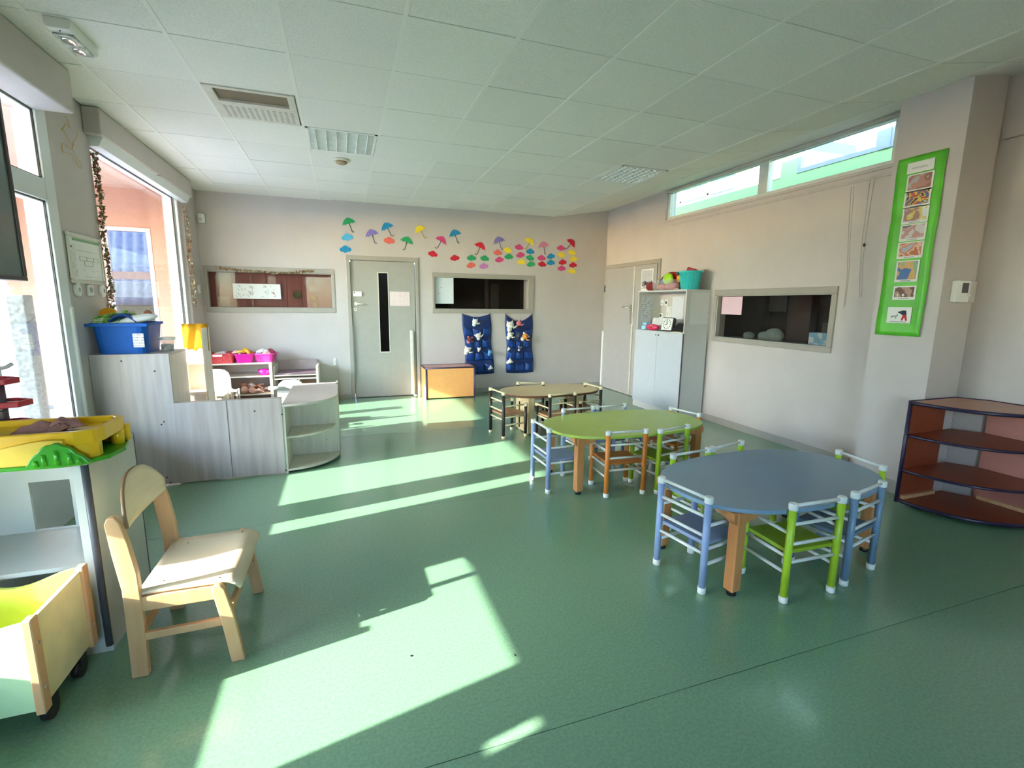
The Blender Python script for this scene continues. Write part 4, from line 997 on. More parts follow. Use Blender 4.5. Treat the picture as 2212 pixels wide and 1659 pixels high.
# ------------------------------------------------------------------ paper umbrellas and clouds
PC = dict(green=(.02, .33, .12), lblue=(.08, .42, .68), blue=(.01, .24, .48), purple=(.22, .18, .50), coral=(.70, .13, .10), red=(.55, .01, .03), yellow=(.80, .62, .04), pink=(.60, .06, .20), rose=(.60, .20, .28), mauve=(.50, .18, .45))
def pmat(c): return M('paper_' + c, PC[c], .8, var=.1, vscale=25)
YP = YB - .001
def umbrella(x, z, c, s, label):
    t = thing('paper_umbrella', label, 'paper cutout', (x, YP, z - .1), 0, 'paper umbrellas on the back wall')
    a = s * math.radians(18); R = Matrix.Translation((x, 0, z)) @ Matrix.Rotation(a, 4, 'Y')
    top = [(-.1 + .2 * i / 14, .015 + .095 * math.sin(PI * i / 14) ** .75) for i in range(15)]
    bot = []
    for k in range(4):
        for j in range(1, 5):
            xx_ = .1 - .05 * (k + j / 4); bot.append((xx_, .02 + .014 * math.sin(PI * j / 4)))
    make('canopy', MB().prism(top + bot[:-1], YP - .004, YP, 'y', mat=R), pmat(c), t)
    make('tip', MB().prism([(-.004, .107), (.004, .107), (0, .124)], YP - .004, YP, 'y', mat=R), pmat(c), t)
    hm = M('paper_handle_' + c, tuple(v * (.25 if c != 'yellow' else .8) + .03 for v in PC[c]), .8)
    pts = [(0, .03), (0, -.02), (0, -.07), (.004, -.088), (.015, -.094), (.024, -.084)]
    make('handle', MB().tube([R @ Vector((p[0] * -s, YP - .004, p[1])) for p in pts], .0042, 5), hm, t)
def cloud(x, z, c, label, sc=1, rot=0):
    k = 40; pts = []
    for i in range(k):
        t = 2 * PI * i / k
        # union of round puffs seen from the middle
        best = .030
        for px_, pz_, pr_2 in ((0, .014, .036), (-.036, -.004, .030), (.036, -.004, .030), (-.004, -.018, .028)):
            c_, s_ = math.cos(t), math.sin(t); bb2 = px_ * c_ + pz_ * s_; dd2 = bb2 * bb2 - (px_ ** 2 + pz_ ** 2) + pr_2 ** 2
            if dd2 > 0: best = max(best, bb2 + math.sqrt(dd2))
        pts.append((1.12 * sc * best * math.cos(t), .98 * sc * best * math.sin(t)))
    R = Matrix.Translation((x, 0, z)) @ Matrix.Rotation(rot * .25, 4, 'Y')
    o = make('paper_cloud', MB().prism(pts, YP - .004, YP, 'y', mat=R), pmat(c))
    tag(o, label, 'paper cutout', 'paper clouds on the back wall')
U = [(.15, 2.46, 'green', -1, 'green paper umbrella above the two blue clouds at the far left'), (.455, 2.323, 'purple', -1, 'purple paper umbrella alone, second from the left'),
     (.676, 2.431, 'blue', -1.4, 'blue paper umbrella above the coral cloud over the door'), (.917, 2.25, 'green', 1, 'green paper umbrella at the right above the door'),
     (1.146, 2.421, 'yellow', -1.6, 'yellow paper umbrella standing alone without clouds'), (1.415, 2.288, 'pink', 1.6, 'deep pink paper umbrella above a single red cloud'),
     (1.66, 2.388, 'blue', -1, 'blue paper umbrella right of the pink one'), (2.021, 2.229, 'red', 1.3, 'red paper umbrella above four green, coral and mauve clouds'),
     (2.355, 2.326, 'purple', -1, 'purple paper umbrella above two by two clouds'), (2.828, 2.339, 'yellow', 1.5, 'yellow paper umbrella among six clouds'),
     (3.101, 2.29, 'rose', -.6, 'dusty rose paper umbrella above red and blue clouds'), (3.55, 2.364, 'red', 2.2, 'red paper umbrella at the far right')]
for x, z, c, s, l in U: umbrella(x, z, c, s, l)
CL = [(.108, 2.304, 'lblue', 'light blue paper cloud directly under the far left umbrella'), (.077, 2.139, 'blue', 'deep blue paper cloud just above the door frame corner'),
      (.681, 2.289, 'coral', 'coral paper cloud under the blue umbrella over the door'), (1.309, 2.129, 'red', 'red paper cloud under the deep pink umbrella'), (1.641, 2.084, 'red', 'red paper cloud alone above the dark window'),
      (1.9, 2.095, 'green', 'green paper cloud under the left red umbrella, left one'), (2.111, 2.097, 'green', 'green paper cloud under the left red umbrella, right one'),
      (1.893, 1.985, 'coral', 'coral paper cloud nearest the window, left of the mauve one'), (2.096, 1.978, 'mauve', 'mauve paper cloud just above the window frame'),
      (2.323, 2.193, 'coral', 'coral paper cloud touching the handle of the right purple umbrella'), (2.485, 2.237, 'yellow', 'yellow paper cloud right of the purple umbrella handle'),
      (2.35, 2.087, 'pink', 'pink paper cloud below the coral one under the purple umbrella'), (2.504, 2.138, 'green', 'green paper cloud below the yellow one under the purple umbrella'),
      (2.674, 2.29, 'pink', 'pink paper cloud left of the right yellow umbrella'), (2.699, 2.173, 'pink', 'pink paper cloud in the middle of the left column under the yellow umbrella'), (2.719, 2.066, 'yellow', 'yellow paper cloud ending the left column under the yellow umbrella'),
      (2.866, 2.234, 'blue', 'blue paper cloud on the handle of the right yellow umbrella'), (2.866, 2.136, 'green', 'green paper cloud second in the column under the yellow umbrella'), (2.881, 2.037, 'green', 'green paper cloud lowest in the column under the yellow umbrella'),
      (3.062, 2.142, 'pink', 'pink paper cloud under the dusty rose umbrella'), (3.076, 2.044, 'red', 'red paper cloud lowest under the dusty rose umbrella'), (3.226, 2.174, 'blue', 'blue paper cloud right of the rose umbrella handle, upper one'), (3.229, 2.075, 'blue', 'blue paper cloud right of the rose umbrella handle, lower one'),
      (3.4, 2.312, 'pink', 'pink paper cloud topmost, left of the far right umbrella'), (3.413, 2.203, 'yellow', 'yellow paper cloud left of the far right umbrella handle'), (3.438, 2.089, 'red', 'red paper cloud third in the column left of the far right umbrella'), (3.422, 1.991, 'pink', 'pink paper cloud lowest in the column left of the far right umbrella'),
      (3.6, 2.25, 'yellow', 'yellow paper cloud directly under the far right umbrella'), (3.633, 2.148, 'yellow', 'yellow paper cloud second in the rightmost column'), (3.627, 2.051, 'red', 'red paper cloud third in the rightmost column'), (3.613, 1.954, 'yellow', 'yellow paper cloud lowest in the rightmost column')]
for i, (x, z, c, l) in enumerate(CL): cloud(x, z, c, l, 1.05 if i < 3 else .95, (i * 37 % 7 - 3) * .25)

# ------------------------------------------------------------------ papers on doors, walls and glass
def sheet(name, label, cat, x0, x1, y0, y1, z0, z1, mat): return tag(make(name, B(x0, x1, y0, y1, z0, z1), mat), label, cat)
sheet('pink_notice', 'pale pink handwritten notice taped on the back door', 'notice', .665, .953, YB + .003, YB + .0095, 1.36, 1.567, text_mat('pink_note', (.74, .60, .60), (.62, .35, .38), 5, .42, cols=50))
sheet('printed_list', 'white printed list taped inside the left of the dark back window', 'notice', 1.338, 1.625, YB + .036, YB + .042, 1.40, 1.79, text_mat('list_text', (.66, .70, .73), (.35, .38, .42), 22, .35, cols=14))
dr = thing('child_drawing', 'long child drawing with black and red strokes taped on the maroon window', 'drawing', (-1.09, YB + .085, 1.43))
make('paper', B(-1.38, -.797, YB + .086, YB + .092, 1.437, 1.638), paper_m, dr)
mb = MB(); mr = MB(); mg2 = MB(); rnd = random.Random(3)
def stroke(mb, x, z, a, L):
    mb.tube([(x, YB + .0845, z), (x + L * .5 * math.cos(a) + .006, YB + .0845, z + L * .5 * math.sin(a)), (x + L * math.cos(a), YB + .0845, z + L * math.sin(a))], [.001, .0022, .001], 4)
for k in range(46):
    x = rnd.choice([-1.34, -1.30, -1.24, -1.20, -1.17, -1.15, -.99, -.90]) + rnd.uniform(-.02, .03); stroke(mb, x, rnd.uniform(1.45, 1.60), rnd.uniform(1.8, 2.6), rnd.uniform(.01, .05))
for k in range(7): stroke(mr, -.89 + rnd.uniform(-.015, .02), 1.46 + rnd.uniform(0, .06), rnd.uniform(1, 2.4), .03)
for k in range(10): stroke(mg2, -.97 + rnd.uniform(-.03, .03), 1.48 + rnd.uniform(0, .09), rnd.uniform(.8, 1.4), .03)
make('black_strokes', mb, M('ink_black', (.03, .04, .06), .8), dr); make('red_strokes', mr, M('ink_red', (.6, .02, .04), .8), dr); make('green_strokes', mg2, M('ink_green', (.35, .55, .45), .8), dr)
for nm in ('black_strokes', 'green_strokes', 'red_strokes'): bpy.data.objects[nm]['kind'] = 'stuff'

# evacuation plan frame
ep = thing('framed_plan', 'evacuation plan in a silver snap frame on the left wall', 'frame', (XL, 4.33, 1.52))
al = M('snap_frame', (.62, .64, .58), .35, .6)
make('snap_frame', frame(MB(), XL, XL + .016, 4.085, 4.585, 1.515, 1.855, .028), al, ep, bevel=.006)
make('plan_sheet', B(XL, XL + .006, 4.11, 4.56, 1.54, 1.83), paper_m, ep)
make('header_bar', B(XL + .006, XL + .0075, 4.17, 4.55, 1.805, 1.822), M('header_green', (.20, .38, .22), .6), ep)
make('text_column', B(XL + .006, XL + .0075, 4.125, 4.19, 1.56, 1.78), text_mat('plan_text', (.74, .75, .72), (.35, .36, .36), 26, .5, cols=16), ep)
mb = MB()
for a in ((4.24, 4.52, 1.70, 1.703), (4.24, 4.52, 1.675, 1.678), (4.30, 4.42, 1.64, 1.643), (4.24, 4.243, 1.675, 1.703), (4.52, 4.523, 1.675, 1.703), (4.30, 4.303, 1.64, 1.675), (4.42, 4.423, 1.64, 1.675), (4.34, 4.343, 1.675, 1.703), (4.44, 4.443, 1.675, 1.703), (4.22, 4.50, 1.742, 1.744), (4.26, 4.30, 1.61, 1.612), (4.40, 4.44, 1.605, 1.607), (4.47, 4.51, 1.612, 1.614), (4.30, 4.50, 1.565, 1.567)):
    mb.box(XL + .006, XL + .0078, *a)
make('plan_lines', mb, M('plan_ink', (.40, .42, .40), .7), ep)['kind'] = 'stuff'
make('symbol', B(XL + .006, XL + .008, 4.135, 4.15, 1.755, 1.768), black_m, ep)
# switches
for i, (y, lab, kind) in enumerate(((4.145, 'oval white wall switch under the left of the framed plan', 'o'), (4.33, 'square white socket under the middle of the framed plan', 's'), (4.51, 'oval white wall switch under the right of the framed plan', 'o'))):
    t = thing('wall_switch' if kind == 'o' else 'wall_socket', lab, 'switch' if kind == 'o' else 'socket', (XL, y, 1.43))
    if kind == 'o':
        make('cover', MB().prism([(y + .04 * math.cos(q), 1.472 + .046 * math.sin(q)) for q in [2 * PI * k / 20 for k in range(20)]], XL, XL + .02, 'x', smooth=True), white_pl, t, bevel=.004)
        make('lever', B(XL + .02, XL + .026, y - .004, y + .004, 1.46, 1.485), M('switch_shade', (.35, .35, .33), .4), t)
    else:
        make('cover', B(XL, XL + .014, y - .038, y + .038, 1.432, 1.512), white_pl, t, bevel=.004)
        make('socket_well', MB().cyl((XL + .012, y, 1.475), (XL + .0165, y, 1.475), .02, n=16), M('switch_shade', (.35, .35, .33), .4), t)
tag(make('trunking', MB().box(XL, XL + .03, 3.985, 4.02, .0, 1.36), white_pl, bevel=.008), 'white vertical door guard beside the glazed door', 'guard')
pr_ = thing('motion_sensor', 'white motion sensor high in the left back corner', 'sensor', (-1.66, 7.38, 2.38))
make('housing', MB().prism([(-1.69, 7.388), (-1.69, 7.34), (-1.67, 7.325), (-1.635, 7.325), (-1.62, 7.35), (-1.62, 7.388)], 2.39, 2.50), white_pl, pr_, bevel=.006)
make('lens', MB().cyl((-1.655, 7.325, 2.41), (-1.655, 7.325, 2.45), .014), M('lens_grey', (.6, .6, .58), .5), pr_)
sw = thing('corner_switch', 'small white switch in the left back corner left of the maroon window', 'switch', (XL, 7.19, 1.5))
make('cover', B(XL, XL + .014, 7.14, 7.22, 1.50, 1.60), white_pl, sw, bevel=.004); make('rocker', B(XL + .014, XL + .018, 7.16, 7.20, 1.525, 1.575), M('guard_pale', (.62, .60, .52), .35), sw)
sw = thing('wall_plate', 'small white wall plate beside the door frame low on the back wall', 'switch', (-.13, YB + .04, .6))
make('cover', B(-.155, -.115, YB + .035, YB + .05, .50, .60), white_pl, sw, bevel=.004); make('rocker', B(-.145, -.125, YB + .031, YB + .035, .52, .58), M('guard_pale', (.62, .60, .52), .35), sw)

# ------------------------------------------------------------------ garlands
def garland(label, pts, n, cols, seed, spread=.014, size=.016):
    t = thing('leaf_garland', label, 'garland', pts[0]); rnd = random.Random(seed)
    P = [Vector(p) for p in pts]
    make('cord', MB().tube(P, .0022, 5), M('cord_tan', (.35, .24, .14), .8), t)
    seg = [(P[i + 1] - P[i]).length for i in range(len(P) - 1)]; T = sum(seg)
    for ci, c in enumerate(cols):
        mb = MB()
        for k in range(n // len(cols)):
            d = rnd.uniform(0, T); i = 0
            while i < len(seg) - 1 and d > seg[i]: d -= seg[i]; i += 1
            p = P[i].lerp(P[i + 1], min(1, d / seg[i])) + Vector([rnd.uniform(-1, 1) * spread for _ in range(3)])
            M4 = Matrix.Translation(p) @ Euler([rnd.uniform(0, 6) for _ in range(3)]).to_matrix().to_4x4(); s = size * rnd.uniform(.6, 1.3)
            vs = [M4 @ Vector(q) for q in ((-s, 0, 0), (-s * .3, s * .5, s * .1), (s, 0, .2 * s), (-s * .3, -s * .5, s * .1), (0, 0, -.002))]
            mb.add(vs, [(0, 1, 4), (1, 2, 4), (2, 3, 4), (3, 0, 4), (0, 3, 2, 1)])
        make('dried_leaves', mb, c, t)['kind'] = 'stuff'
gc = [M('leaf_brown', (.16, .08, .04), .8), M('leaf_olive', (.20, .22, .10), .8), M('leaf_tan', (.55, .45, .32), .8), M('leaf_rust', (.35, .13, .07), .8)]
garland('dried leaf garland hanging down the left jamb of the tall window', [(-1.70, 4.63, 2.50), (-1.69, 4.62, 2.2), (-1.695, 4.60, 1.9), (-1.69, 4.61, 1.6), (-1.70, 4.60, 1.27)], 400, gc, 1, .016, .018)
garland('dried leaf garland hanging down the right jamb of the tall window', [(-1.69, 6.80, 2.50), (-1.685, 6.84, 2.2), (-1.69, 6.82, 1.9), (-1.685, 6.84, 1.6), (-1.69, 6.83, 1.35)], 280, gc, 2, .02)
garland('dried leaf garland strung along the top of the maroon window', [(-1.53, YB + .02, 1.84), (-1.35, YB + .02, 1.815), (-1.1, YB + .02, 1.80), (-.85, YB + .02, 1.785), (-.6, YB + .02, 1.80), (-.36, YB + .02, 1.83)], 240, gc, 3, .014, .018)
gr = thing('gold_ribbon', 'curly gold ribbon dangling on the wall between the windows', 'ribbon', (XL + .01, 4.35, 2.4))
gold = M('gold_foil', (.65, .45, .10), .3, .8)
ptsr = [(XL + .012, 4.28 + .10 * math.sin(k * .5) * (.4 + k / 40), 2.62 - .30 * k / 30 + .02 * math.sin(k * 1.3)) for k in range(31)]
make('ribbon_strand', MB().tube(ptsr, .002, 5), gold, gr)
make('ribbon_strand', MB()  .tube([(XL + .012, 4.38 + .05 * math.sin(k * .35 + 1), 2.58 - .26 * k / 20) for k in range(21)], .0015, 5), gold, gr)

# ------------------------------------------------------------------ white cabinet by the right wall
wcab = thing('white_cabinet', 'tall white cabinet with an open top niche against the right wall', 'cabinet', (4.06, 5.29, 0))
cx0, cx1, cy0, cy1 = 3.87, 4.225, 4.79, 5.79
cwm = M('cabinet_white', (.55, .56, .55), .3, var=.015)
make('side_panel', B(cx0 + .012, cx1, cy0, cy0 + .018, 0, 1.585), cwm, wcab); make('side_panel', B(cx0 + .012, cx1, cy1 - .018, cy1, 0, 1.585), cwm, wcab)
make('top_panel', B(cx0 + .005, cx1, cy0, cy1, 1.585, 1.603), cwm, wcab, bevel=.001)
make('niche_floor', B(cx0 + .015, cx1, cy0 + .018, cy1 - .018, 1.06, 1.078), cwm, wcab)
make('rear_panel', B(cx1 - .006, cx1, cy0 + .018, cy1 - .018, 0, 1.06), cwm, wcab)
dm = M('cabinet_door_cool', (.50, .53, .58), .25, var=.015)
for a, b in ((cy0 + .004, 5.288), (5.292, cy1 - .004)):
    dd = make('door', B(cx0 - .006, cx0 + .012, a, b, .085, 1.072), dm, wcab, bevel=.001)
    yk = 5.288 - .03 if a < 5 else 5.292 + .03
    make('lock', MB().cyl((cx0 - .006, yk, 1.03), (cx0 - .018 if a < 5 else cx0 - .01, yk, 1.03), .008, n=10), black_m, dd)
make('plinth', B(cx0 + .006, cx0 + .02, cy0 + .018, cy1 - .018, 0, .083), cwm, wcab)
make('edge_strip', B(cx0 - .006, cx0 + .012, cy0 - .003, cy0 + .003, 0, 1.078), M('edge_violet', (.12, .10, .13), .4), wcab)
make('leveling_foot', MB().cyl((cx0 + .03, cy1 + .008, 0), (cx0 + .03, cy1 + .008, .05), .012), white_pl, wcab)
# niche contents
tag(make('printed_sheet', B(3.93, 4.09, cy1 - .0215, cy1 - .019, 1.12, 1.53), text_mat('sheet_a', (.62, .65, .68), (.22, .24, .28), 16, .45, cols=20)), 'printed timetable sheet taped inside the left of the cabinet niche', 'notice')
tag(make('small_note', B(4.13, 4.20, cy1 - .0215, cy1 - .019, 1.25, 1.38), M('note_yellow', (.55, .58, .42), .7)), 'yellowish note taped inside the left of the niche behind the sheet', 'notice')
tag(make('printed_sheet', B(XR - .003, XR - .0005, 5.29, 5.525, 1.20, 1.53), text_mat('sheet_b', (.68, .69, .73), (.35, .36, .42), 9, .35, cols=24)), 'printed sheet on the wall in the right of the cabinet niche', 'notice')
tag(make('printed_sheet', B(XR - .003, XR - .0005, 5.535, 5.645, 1.2, 1.395), text_mat('sheet_c', (.70, .70, .66), (.3, .3, .3), 10, .45, cols=14)), 'small printed list between socket and sheet in the cabinet niche', 'notice')
for i, (y, z, lab) in enumerate(((5.745, 1.45, 'white wall switch at the upper left of the cabinet niche'), (5.645, 1.45, 'white wall socket right of the switch in the cabinet niche'), (5.75, 1.27, 'white wall socket with a plug low in the cabinet niche'))):
    t = thing('wall_switch' if i == 0 else 'wall_socket', lab, 'switch' if i == 0 else 'socket', (XR - .01, y, z))
    make('cover', B(XR - .012, XR - .0005, y - .04, y + .04, z - .04, z + .04), white_pl, t, bevel=.003)
    if i == 0: make('rocker', B(XR - .015, XR - .012, y - .025, y + .01, z - .015, z - .006), M('switch_shade', (.35, .35, .33), .4), t)
    else: make('socket_well', MB().cyl((XR - .012, y, z), (XR - .016, y, z), .02, n=14), M('socket_dark', (.08, .08, .08), .5), t)
ZN = 1.078
lb_ = thing('blue_lunch_box', 'light blue plastic box at the left of the cabinet niche', 'box', (3.97, 5.70, ZN))
make('box_body', B(3.93, 4.03, 5.655, 5.755, ZN, ZN + .06), M('box_sky', (.28, .55, .72), .35), lb_, bevel=.008); make('lid', B(3.94, 4.02, 5.66, 5.75, ZN + .06, ZN + .10), M('box_sky', (.28, .55, .72), .35), lb_, bevel=.01)
pc = thing('pink_case', 'hot pink pencil case in front of the paper in the cabinet niche', 'case', (3.95, 5.5, ZN))
make('case_body', MB().ball((3.94, 5.51, ZN + .042), .045, .135, .042, 14, 10), M('case_pink', (.70, .03, .12), .45), pc); make('handle', MB().tube([(3.90, 5.42, ZN + .03), (3.892, 5.46, ZN + .07), (3.90, 5.51, ZN + .055), (3.90, 5.55, ZN + .04)], .005), M('case_pale', (.8, .4, .45), .5), pc)
tag(make('leaning_paper', B(-.002, .002, -.12, .12, 0, .17, mat=Matrix.Translation((4.02, 5.5, ZN)) @ Euler((0, .25, .25)).to_matrix().to_4x4()), M('paper_grey', (.60, .61, .62), .6)), 'blank white card leaning behind the pink case', 'card')
ck = thing('square_clock', 'square black and white clock leaning in the cabinet niche', 'clock', (3.97, 5.27, ZN))
Rk = Matrix.Translation((3.97, 5.26, ZN)) @ Euler((0, .22, .25)).to_matrix().to_4x4()
make('case', B(-.0, .055, -.095, .095, .0, .185, mat=Rk), black_m, ck, bevel=.02)
make('dial', B(-.004, .0, -.08, .08, .015, .172, mat=Rk), M('dial_white', (.72, .72, .72), .4), ck, bevel=.012)
mb = MB()
for k in range(12):
    q = 2 * PI * k / 12; c_ = Rk @ Vector((-.006, .058 * math.sin(q), .094 + .058 * math.cos(q))); mb.ball(c_, .004, .006, .008, 6, 4)
make('hour_marks', mb, black_m, ck)['kind'] = 'stuff'
make('hands', MB().tube([Rk @ Vector((-.007, 0, .094)), Rk @ Vector((-.007, .005, .135))], .004, 5).tube([Rk @ Vector((-.007, 0, .094)), Rk @ Vector((-.007, .03, .08))], .004, 5), black_m, ck)
tag(make('black_tablet', B(-.008, .008, -.14, .14, 0, .16, mat=Matrix.Translation((3.98, 5.0, ZN + .005)) @ Euler((0, .9, .15)).to_matrix().to_4x4()), black_m, bevel=.004), 'black tablet case leaning at the right of the cabinet niche', 'tablet')
tag(make('clutter_papers', MB().box(3.88, 4.0, 4.83, 5.05, ZN, ZN + .006).box(3.875, 3.96, 4.85, 5.0, ZN + .006, ZN + .012), M('paper_warm', (.72, .66, .54), .7)), 'loose papers on the edge of the cabinet niche', 'papers')
tag(make('white_dispenser', MB().box(4.0, 4.04, 5.35, 5.38, ZN, ZN + .12), white_pl, bevel=.006), 'slim white bottle between the card and the clock', 'bottle')
# cabinet side papers
tag(make('printed_list', B(3.945, 4.215, cy0 - .004, cy0 - .0008, 1.19, 1.565), text_mat('side_list', (.64, .65, .65), (.40, .41, .42), 30, .34, cols=20)), 'long printed list taped on the side of the white cabinet', 'notice')
# on top of the cabinet
ZK = 1.603
rc = thing('red_toy_case', 'large round red toy case standing on the white cabinet', 'toy case', (4.08, 5.36, ZK))
pr = [(5.36 + .30 * math.cos(q), ZK + .0 + .235 * math.sin(q)) for q in [PI * k / 24 for k in range(25)]]
make('case_body', MB().prism(pr, 4.09, 4.17, 'x', smooth=True), M('case_red', (.50, .005, .01), .35), rc, bevel=.01)
make('rim', MB().tube([(4.09, a, b) for a, b in pr], .008, 6), M('rim_dark_red', (.22, .0, .005), .4), rc)
make('blue_patch', MB().ball((4.08, 5.53, ZK + .12), .012, .05, .04), M('patch_blue', (.02, .14, .45), .4), rc)
make('yellow_patch', MB().ball((4.08, 5.20, ZK + .15), .012, .05, .05), M('patch_yellow', (.72, .40, .03), .4), rc)
make('rivet', MB().ball((4.085, 5.62, ZK + .06), .008), white_pl, rc)
tag(make('lime_ball', MB().ball((4.03, 5.36, ZK + .15), .05, .09, .075, 18, 12), M('lime_plastic', (.36, .68, .02), .3)), 'lime green oval toy resting in the clear box on the cabinet', 'toy')
bx_ = thing('clear_box', 'clear plastic box of pinkish toys on the white cabinet', 'box', (3.98, 5.3, ZK))
make('box_body', tubm(4.0, 5.31, ZK, .20, .48, .13, .9), M('box_film', (.80, .82, .84), .12, trans=.85), bx_)
make('contents', MB().ball((4.0, 5.22, ZK + .05), .07, .12, .045, lump=.2).ball((4.0, 5.42, ZK + .045), .07, .09, .04, lump=.2), M('toys_rose', (.55, .12, .14), .6), bx_)
tb_ = thing('turquoise_bucket', 'tall turquoise bucket on the right end of the white cabinet', 'bucket', (4.05, 4.91, ZK))
make('bucket_body', MB().lathe([(.098, 0), (.105, .01), (.128, .20), (.140, .205), (.142, .222), (.130, .224), (.124, .20), (.098, .012)], (4.04, 4.935, ZK), 28, sy=1.05), M('turquoise', (.04, .50, .52), .3, var=.02), tb_)
for k in range(10):
    q = PI * .62 + k * PI * .1; make('rib', MB().cyl((4.04 + .104 * math.cos(q), 4.935 + .108 * math.sin(q), ZK + .02), (4.04 + .127 * math.cos(q), 4.935 + .132 * math.sin(q), ZK + .195), .006, n=6), M('turquoise', (.05, .60, .55)), tb_)
make('handle_lug', MB().box(3.90, 3.915, 5.0, 5.03, ZK + .17, ZK + .215), M('dark_teal', (.02, .12, .12), .5), tb_)
tag(make('red_toy_block', MB().box(-.04, .04, -.06, .06, 0, .06, mat=Matrix.Translation((4.03, 4.92, ZK + .20)) @ Euler((.3, .1, .2)).to_matrix().to_4x4()), M('block_red', (.35, .02, .03), .5), bevel=.015), 'dark red toy sticking out of the turquoise bucket', 'toy')
tag(make('dark_red_bag', MB().ball((3.99, 5.66, ZK + .06), .05, .10, .062, 14, 10, lump=.08), M('bag_wine', (.20, .01, .015), .6)), 'dark red cushion shaped toy at the left end of the cabinet top', 'toy')
tag(make('small_peach_toy', MB().ball((3.91, 5.03, ZK + .012), .02, .05, .012), M('cloth_peach', (.72, .42, .34), .85)), 'flat peach toy before the bucket on the cabinet top', 'toy')
pp = thing('photo_poster', 'black and white photo poster on the grey door above the cabinet', 'poster', (XR - .032, 6.1, 1.62))
make('poster_sheet', B(XR - .034, XR - .031, 5.95, 6.24, 1.62, 1.93), paper_m, pp)
make('photo_sky', B(XR - .036, XR - .034, 5.965, 6.225, 1.76, 1.915), M('photo_grey', (.48, .48, .52), .4), pp)
make('photo_figures', B(XR - .036, XR - .034, 5.965, 6.225, 1.65, 1.76), blotch('photo_bw', [(.02, .02, .03), (.03, .02, .03), (.5, .48, .5), (.05, .04, .05), (.6, .6, .6)], 14, .4), pp)

# ------------------------------------------------------------------ right window papers
tag(make('pink_notice', B(XR + .030, XR + .036, 4.335, 4.642, 1.315, 1.52), text_mat('pink_note_b', (.74, .50, .58), (.45, .30, .38), 12, .3, cols=20)), 'pink notice taped in the left of the right wall window', 'notice')
tag(make('blue_carton', B(XR + .06, XR + .16, 3.26, 3.485, 1.052, 1.165), blotch('carton_blue', [(.20, .42, .62), (.24, .48, .68), (.62, .68, .74), (.22, .45, .65)], 9)), 'light blue printed carton behind the right wall window', 'carton')
sg = M('grey_fabric', (.22, .28, .26), .8, var=.1)
for i, (y, r, lab) in enumerate(((4.12, .06, 'small grey fabric toy behind the right wall window, middle one'), (3.99, .09, 'large grey fabric toy behind the right wall window'), (4.34, .05, 'pale crumpled fabric behind the left of the right wall window'))):
    tag(make('fabric_toy', MB().ball((XR + .18, y, 1.05 + r * .55), .06, r * 1.3, r * .9, lump=.1), sg), lab, 'soft toy')
struct('trim_6', B(XR + .052, XR + .35, 3.2, 4.72, 1.01, 1.045), M('dark_sill', (.10, .08, .07), .6), 'inner ledge behind the right wall window')
# cords and old trunking traces on the right wall
cdm = M('cord_cream', (.46, .41, .37), .6)
cd = thing('blind_cord', 'thin looped blind cord with a dark toggle on the right wall', 'cord', (XR - .01, 3.0, 1.5))
make('cord_loop', MB().tube([(XR - .004, 2.998, 2.48), (XR - .004, 3.005, 2.2), (XR - .004, 3.01, 1.95), (XR - .004, 3.0, 1.72), (XR - .004, 2.975, 1.50)], .0012, 5).tube([(XR - .004, 3.03, 2.48), (XR - .004, 3.035, 2.0), (XR - .004, 3.02, 1.7), (XR - .004, 2.99, 1.50)], .0012, 5), cdm, cd)
make('toggle', MB().ball((XR - .012, 3.008, 1.94), .008, .008, .014), black_m, cd)
cd2 = thing('blind_cord', 'pair of long cream blind cords left of the toggle cord', 'cord', (XR - .01, 3.17, 1.4))
make('cord_strand', MB().tube([(XR - .004, 3.19, 2.45), (XR - .004, 3.16, 2.0), (XR - .004, 3.13, 1.7), (XR - .004, 3.12, 1.4)], .0012, 5), cdm, cd2)
make('cord_strand', MB().tube([(XR - .004, 3.165, 2.45), (XR - .004, 3.14, 2.0), (XR - .004, 3.115, 1.7), (XR - .004, 3.11, 1.42)], .0012, 5), cdm, cd2)
struct('trim_7', MB().box(XR - .005, XR + .001, 2.72, 5.66, 2.475, 2.50), M('painted_wall_b', (.47, .43, .41), .5), 'painted strip below the clerestory')

# ------------------------------------------------------------------ green poster strip with cards on the pillar
gp = thing('green_poster_strip', 'long bright green paper strip of daily routine cards on the pillar', 'poster', (3.94, 2.45, 1.2))
def gpf(u, v): return (3.945 - .004 * abs(math.sin(v * 19 + u * 3)) - (.012 * (u > .95) * v), 2.62 - .315 * u + .003 * math.sin(v * 15), 2.49 - 1.285 * v - .0 * u)
make('paper_strip', MB().grid(gpf, 8, 40), M('strip_green', (.10, .50, .03), .35, var=.12, vscale=6), gp, solid=.002)
def pxp(u, v, x=3.94):
    w_ = R3 @ Vector((u - 1106, v - 829.5, 1034)); t = x / w_.x; return w_.y * t, CAMZ + w_.z * t
q5 = lambda x, y: (1880 + x / 3.95, 320 + y / 3.95)
cards = [((325, 140), (540, 175), 'title card with handwriting', None), ((320, 240), (525, 355), 'photo', 0), ((300, 395), (505, 480), 'photo', 1), ((285, 515), (490, 620), 'photo', 2), ((265, 665), (470, 775), 'photo', 3), ((245, 820), (445, 925), 'photo', 4), ((225, 960), (405, 1140), 'photo', 5), ((200, 1175), (390, 1285), 'photo', 6), ((150, 1355), (350, 1495), 'photo', 7)]
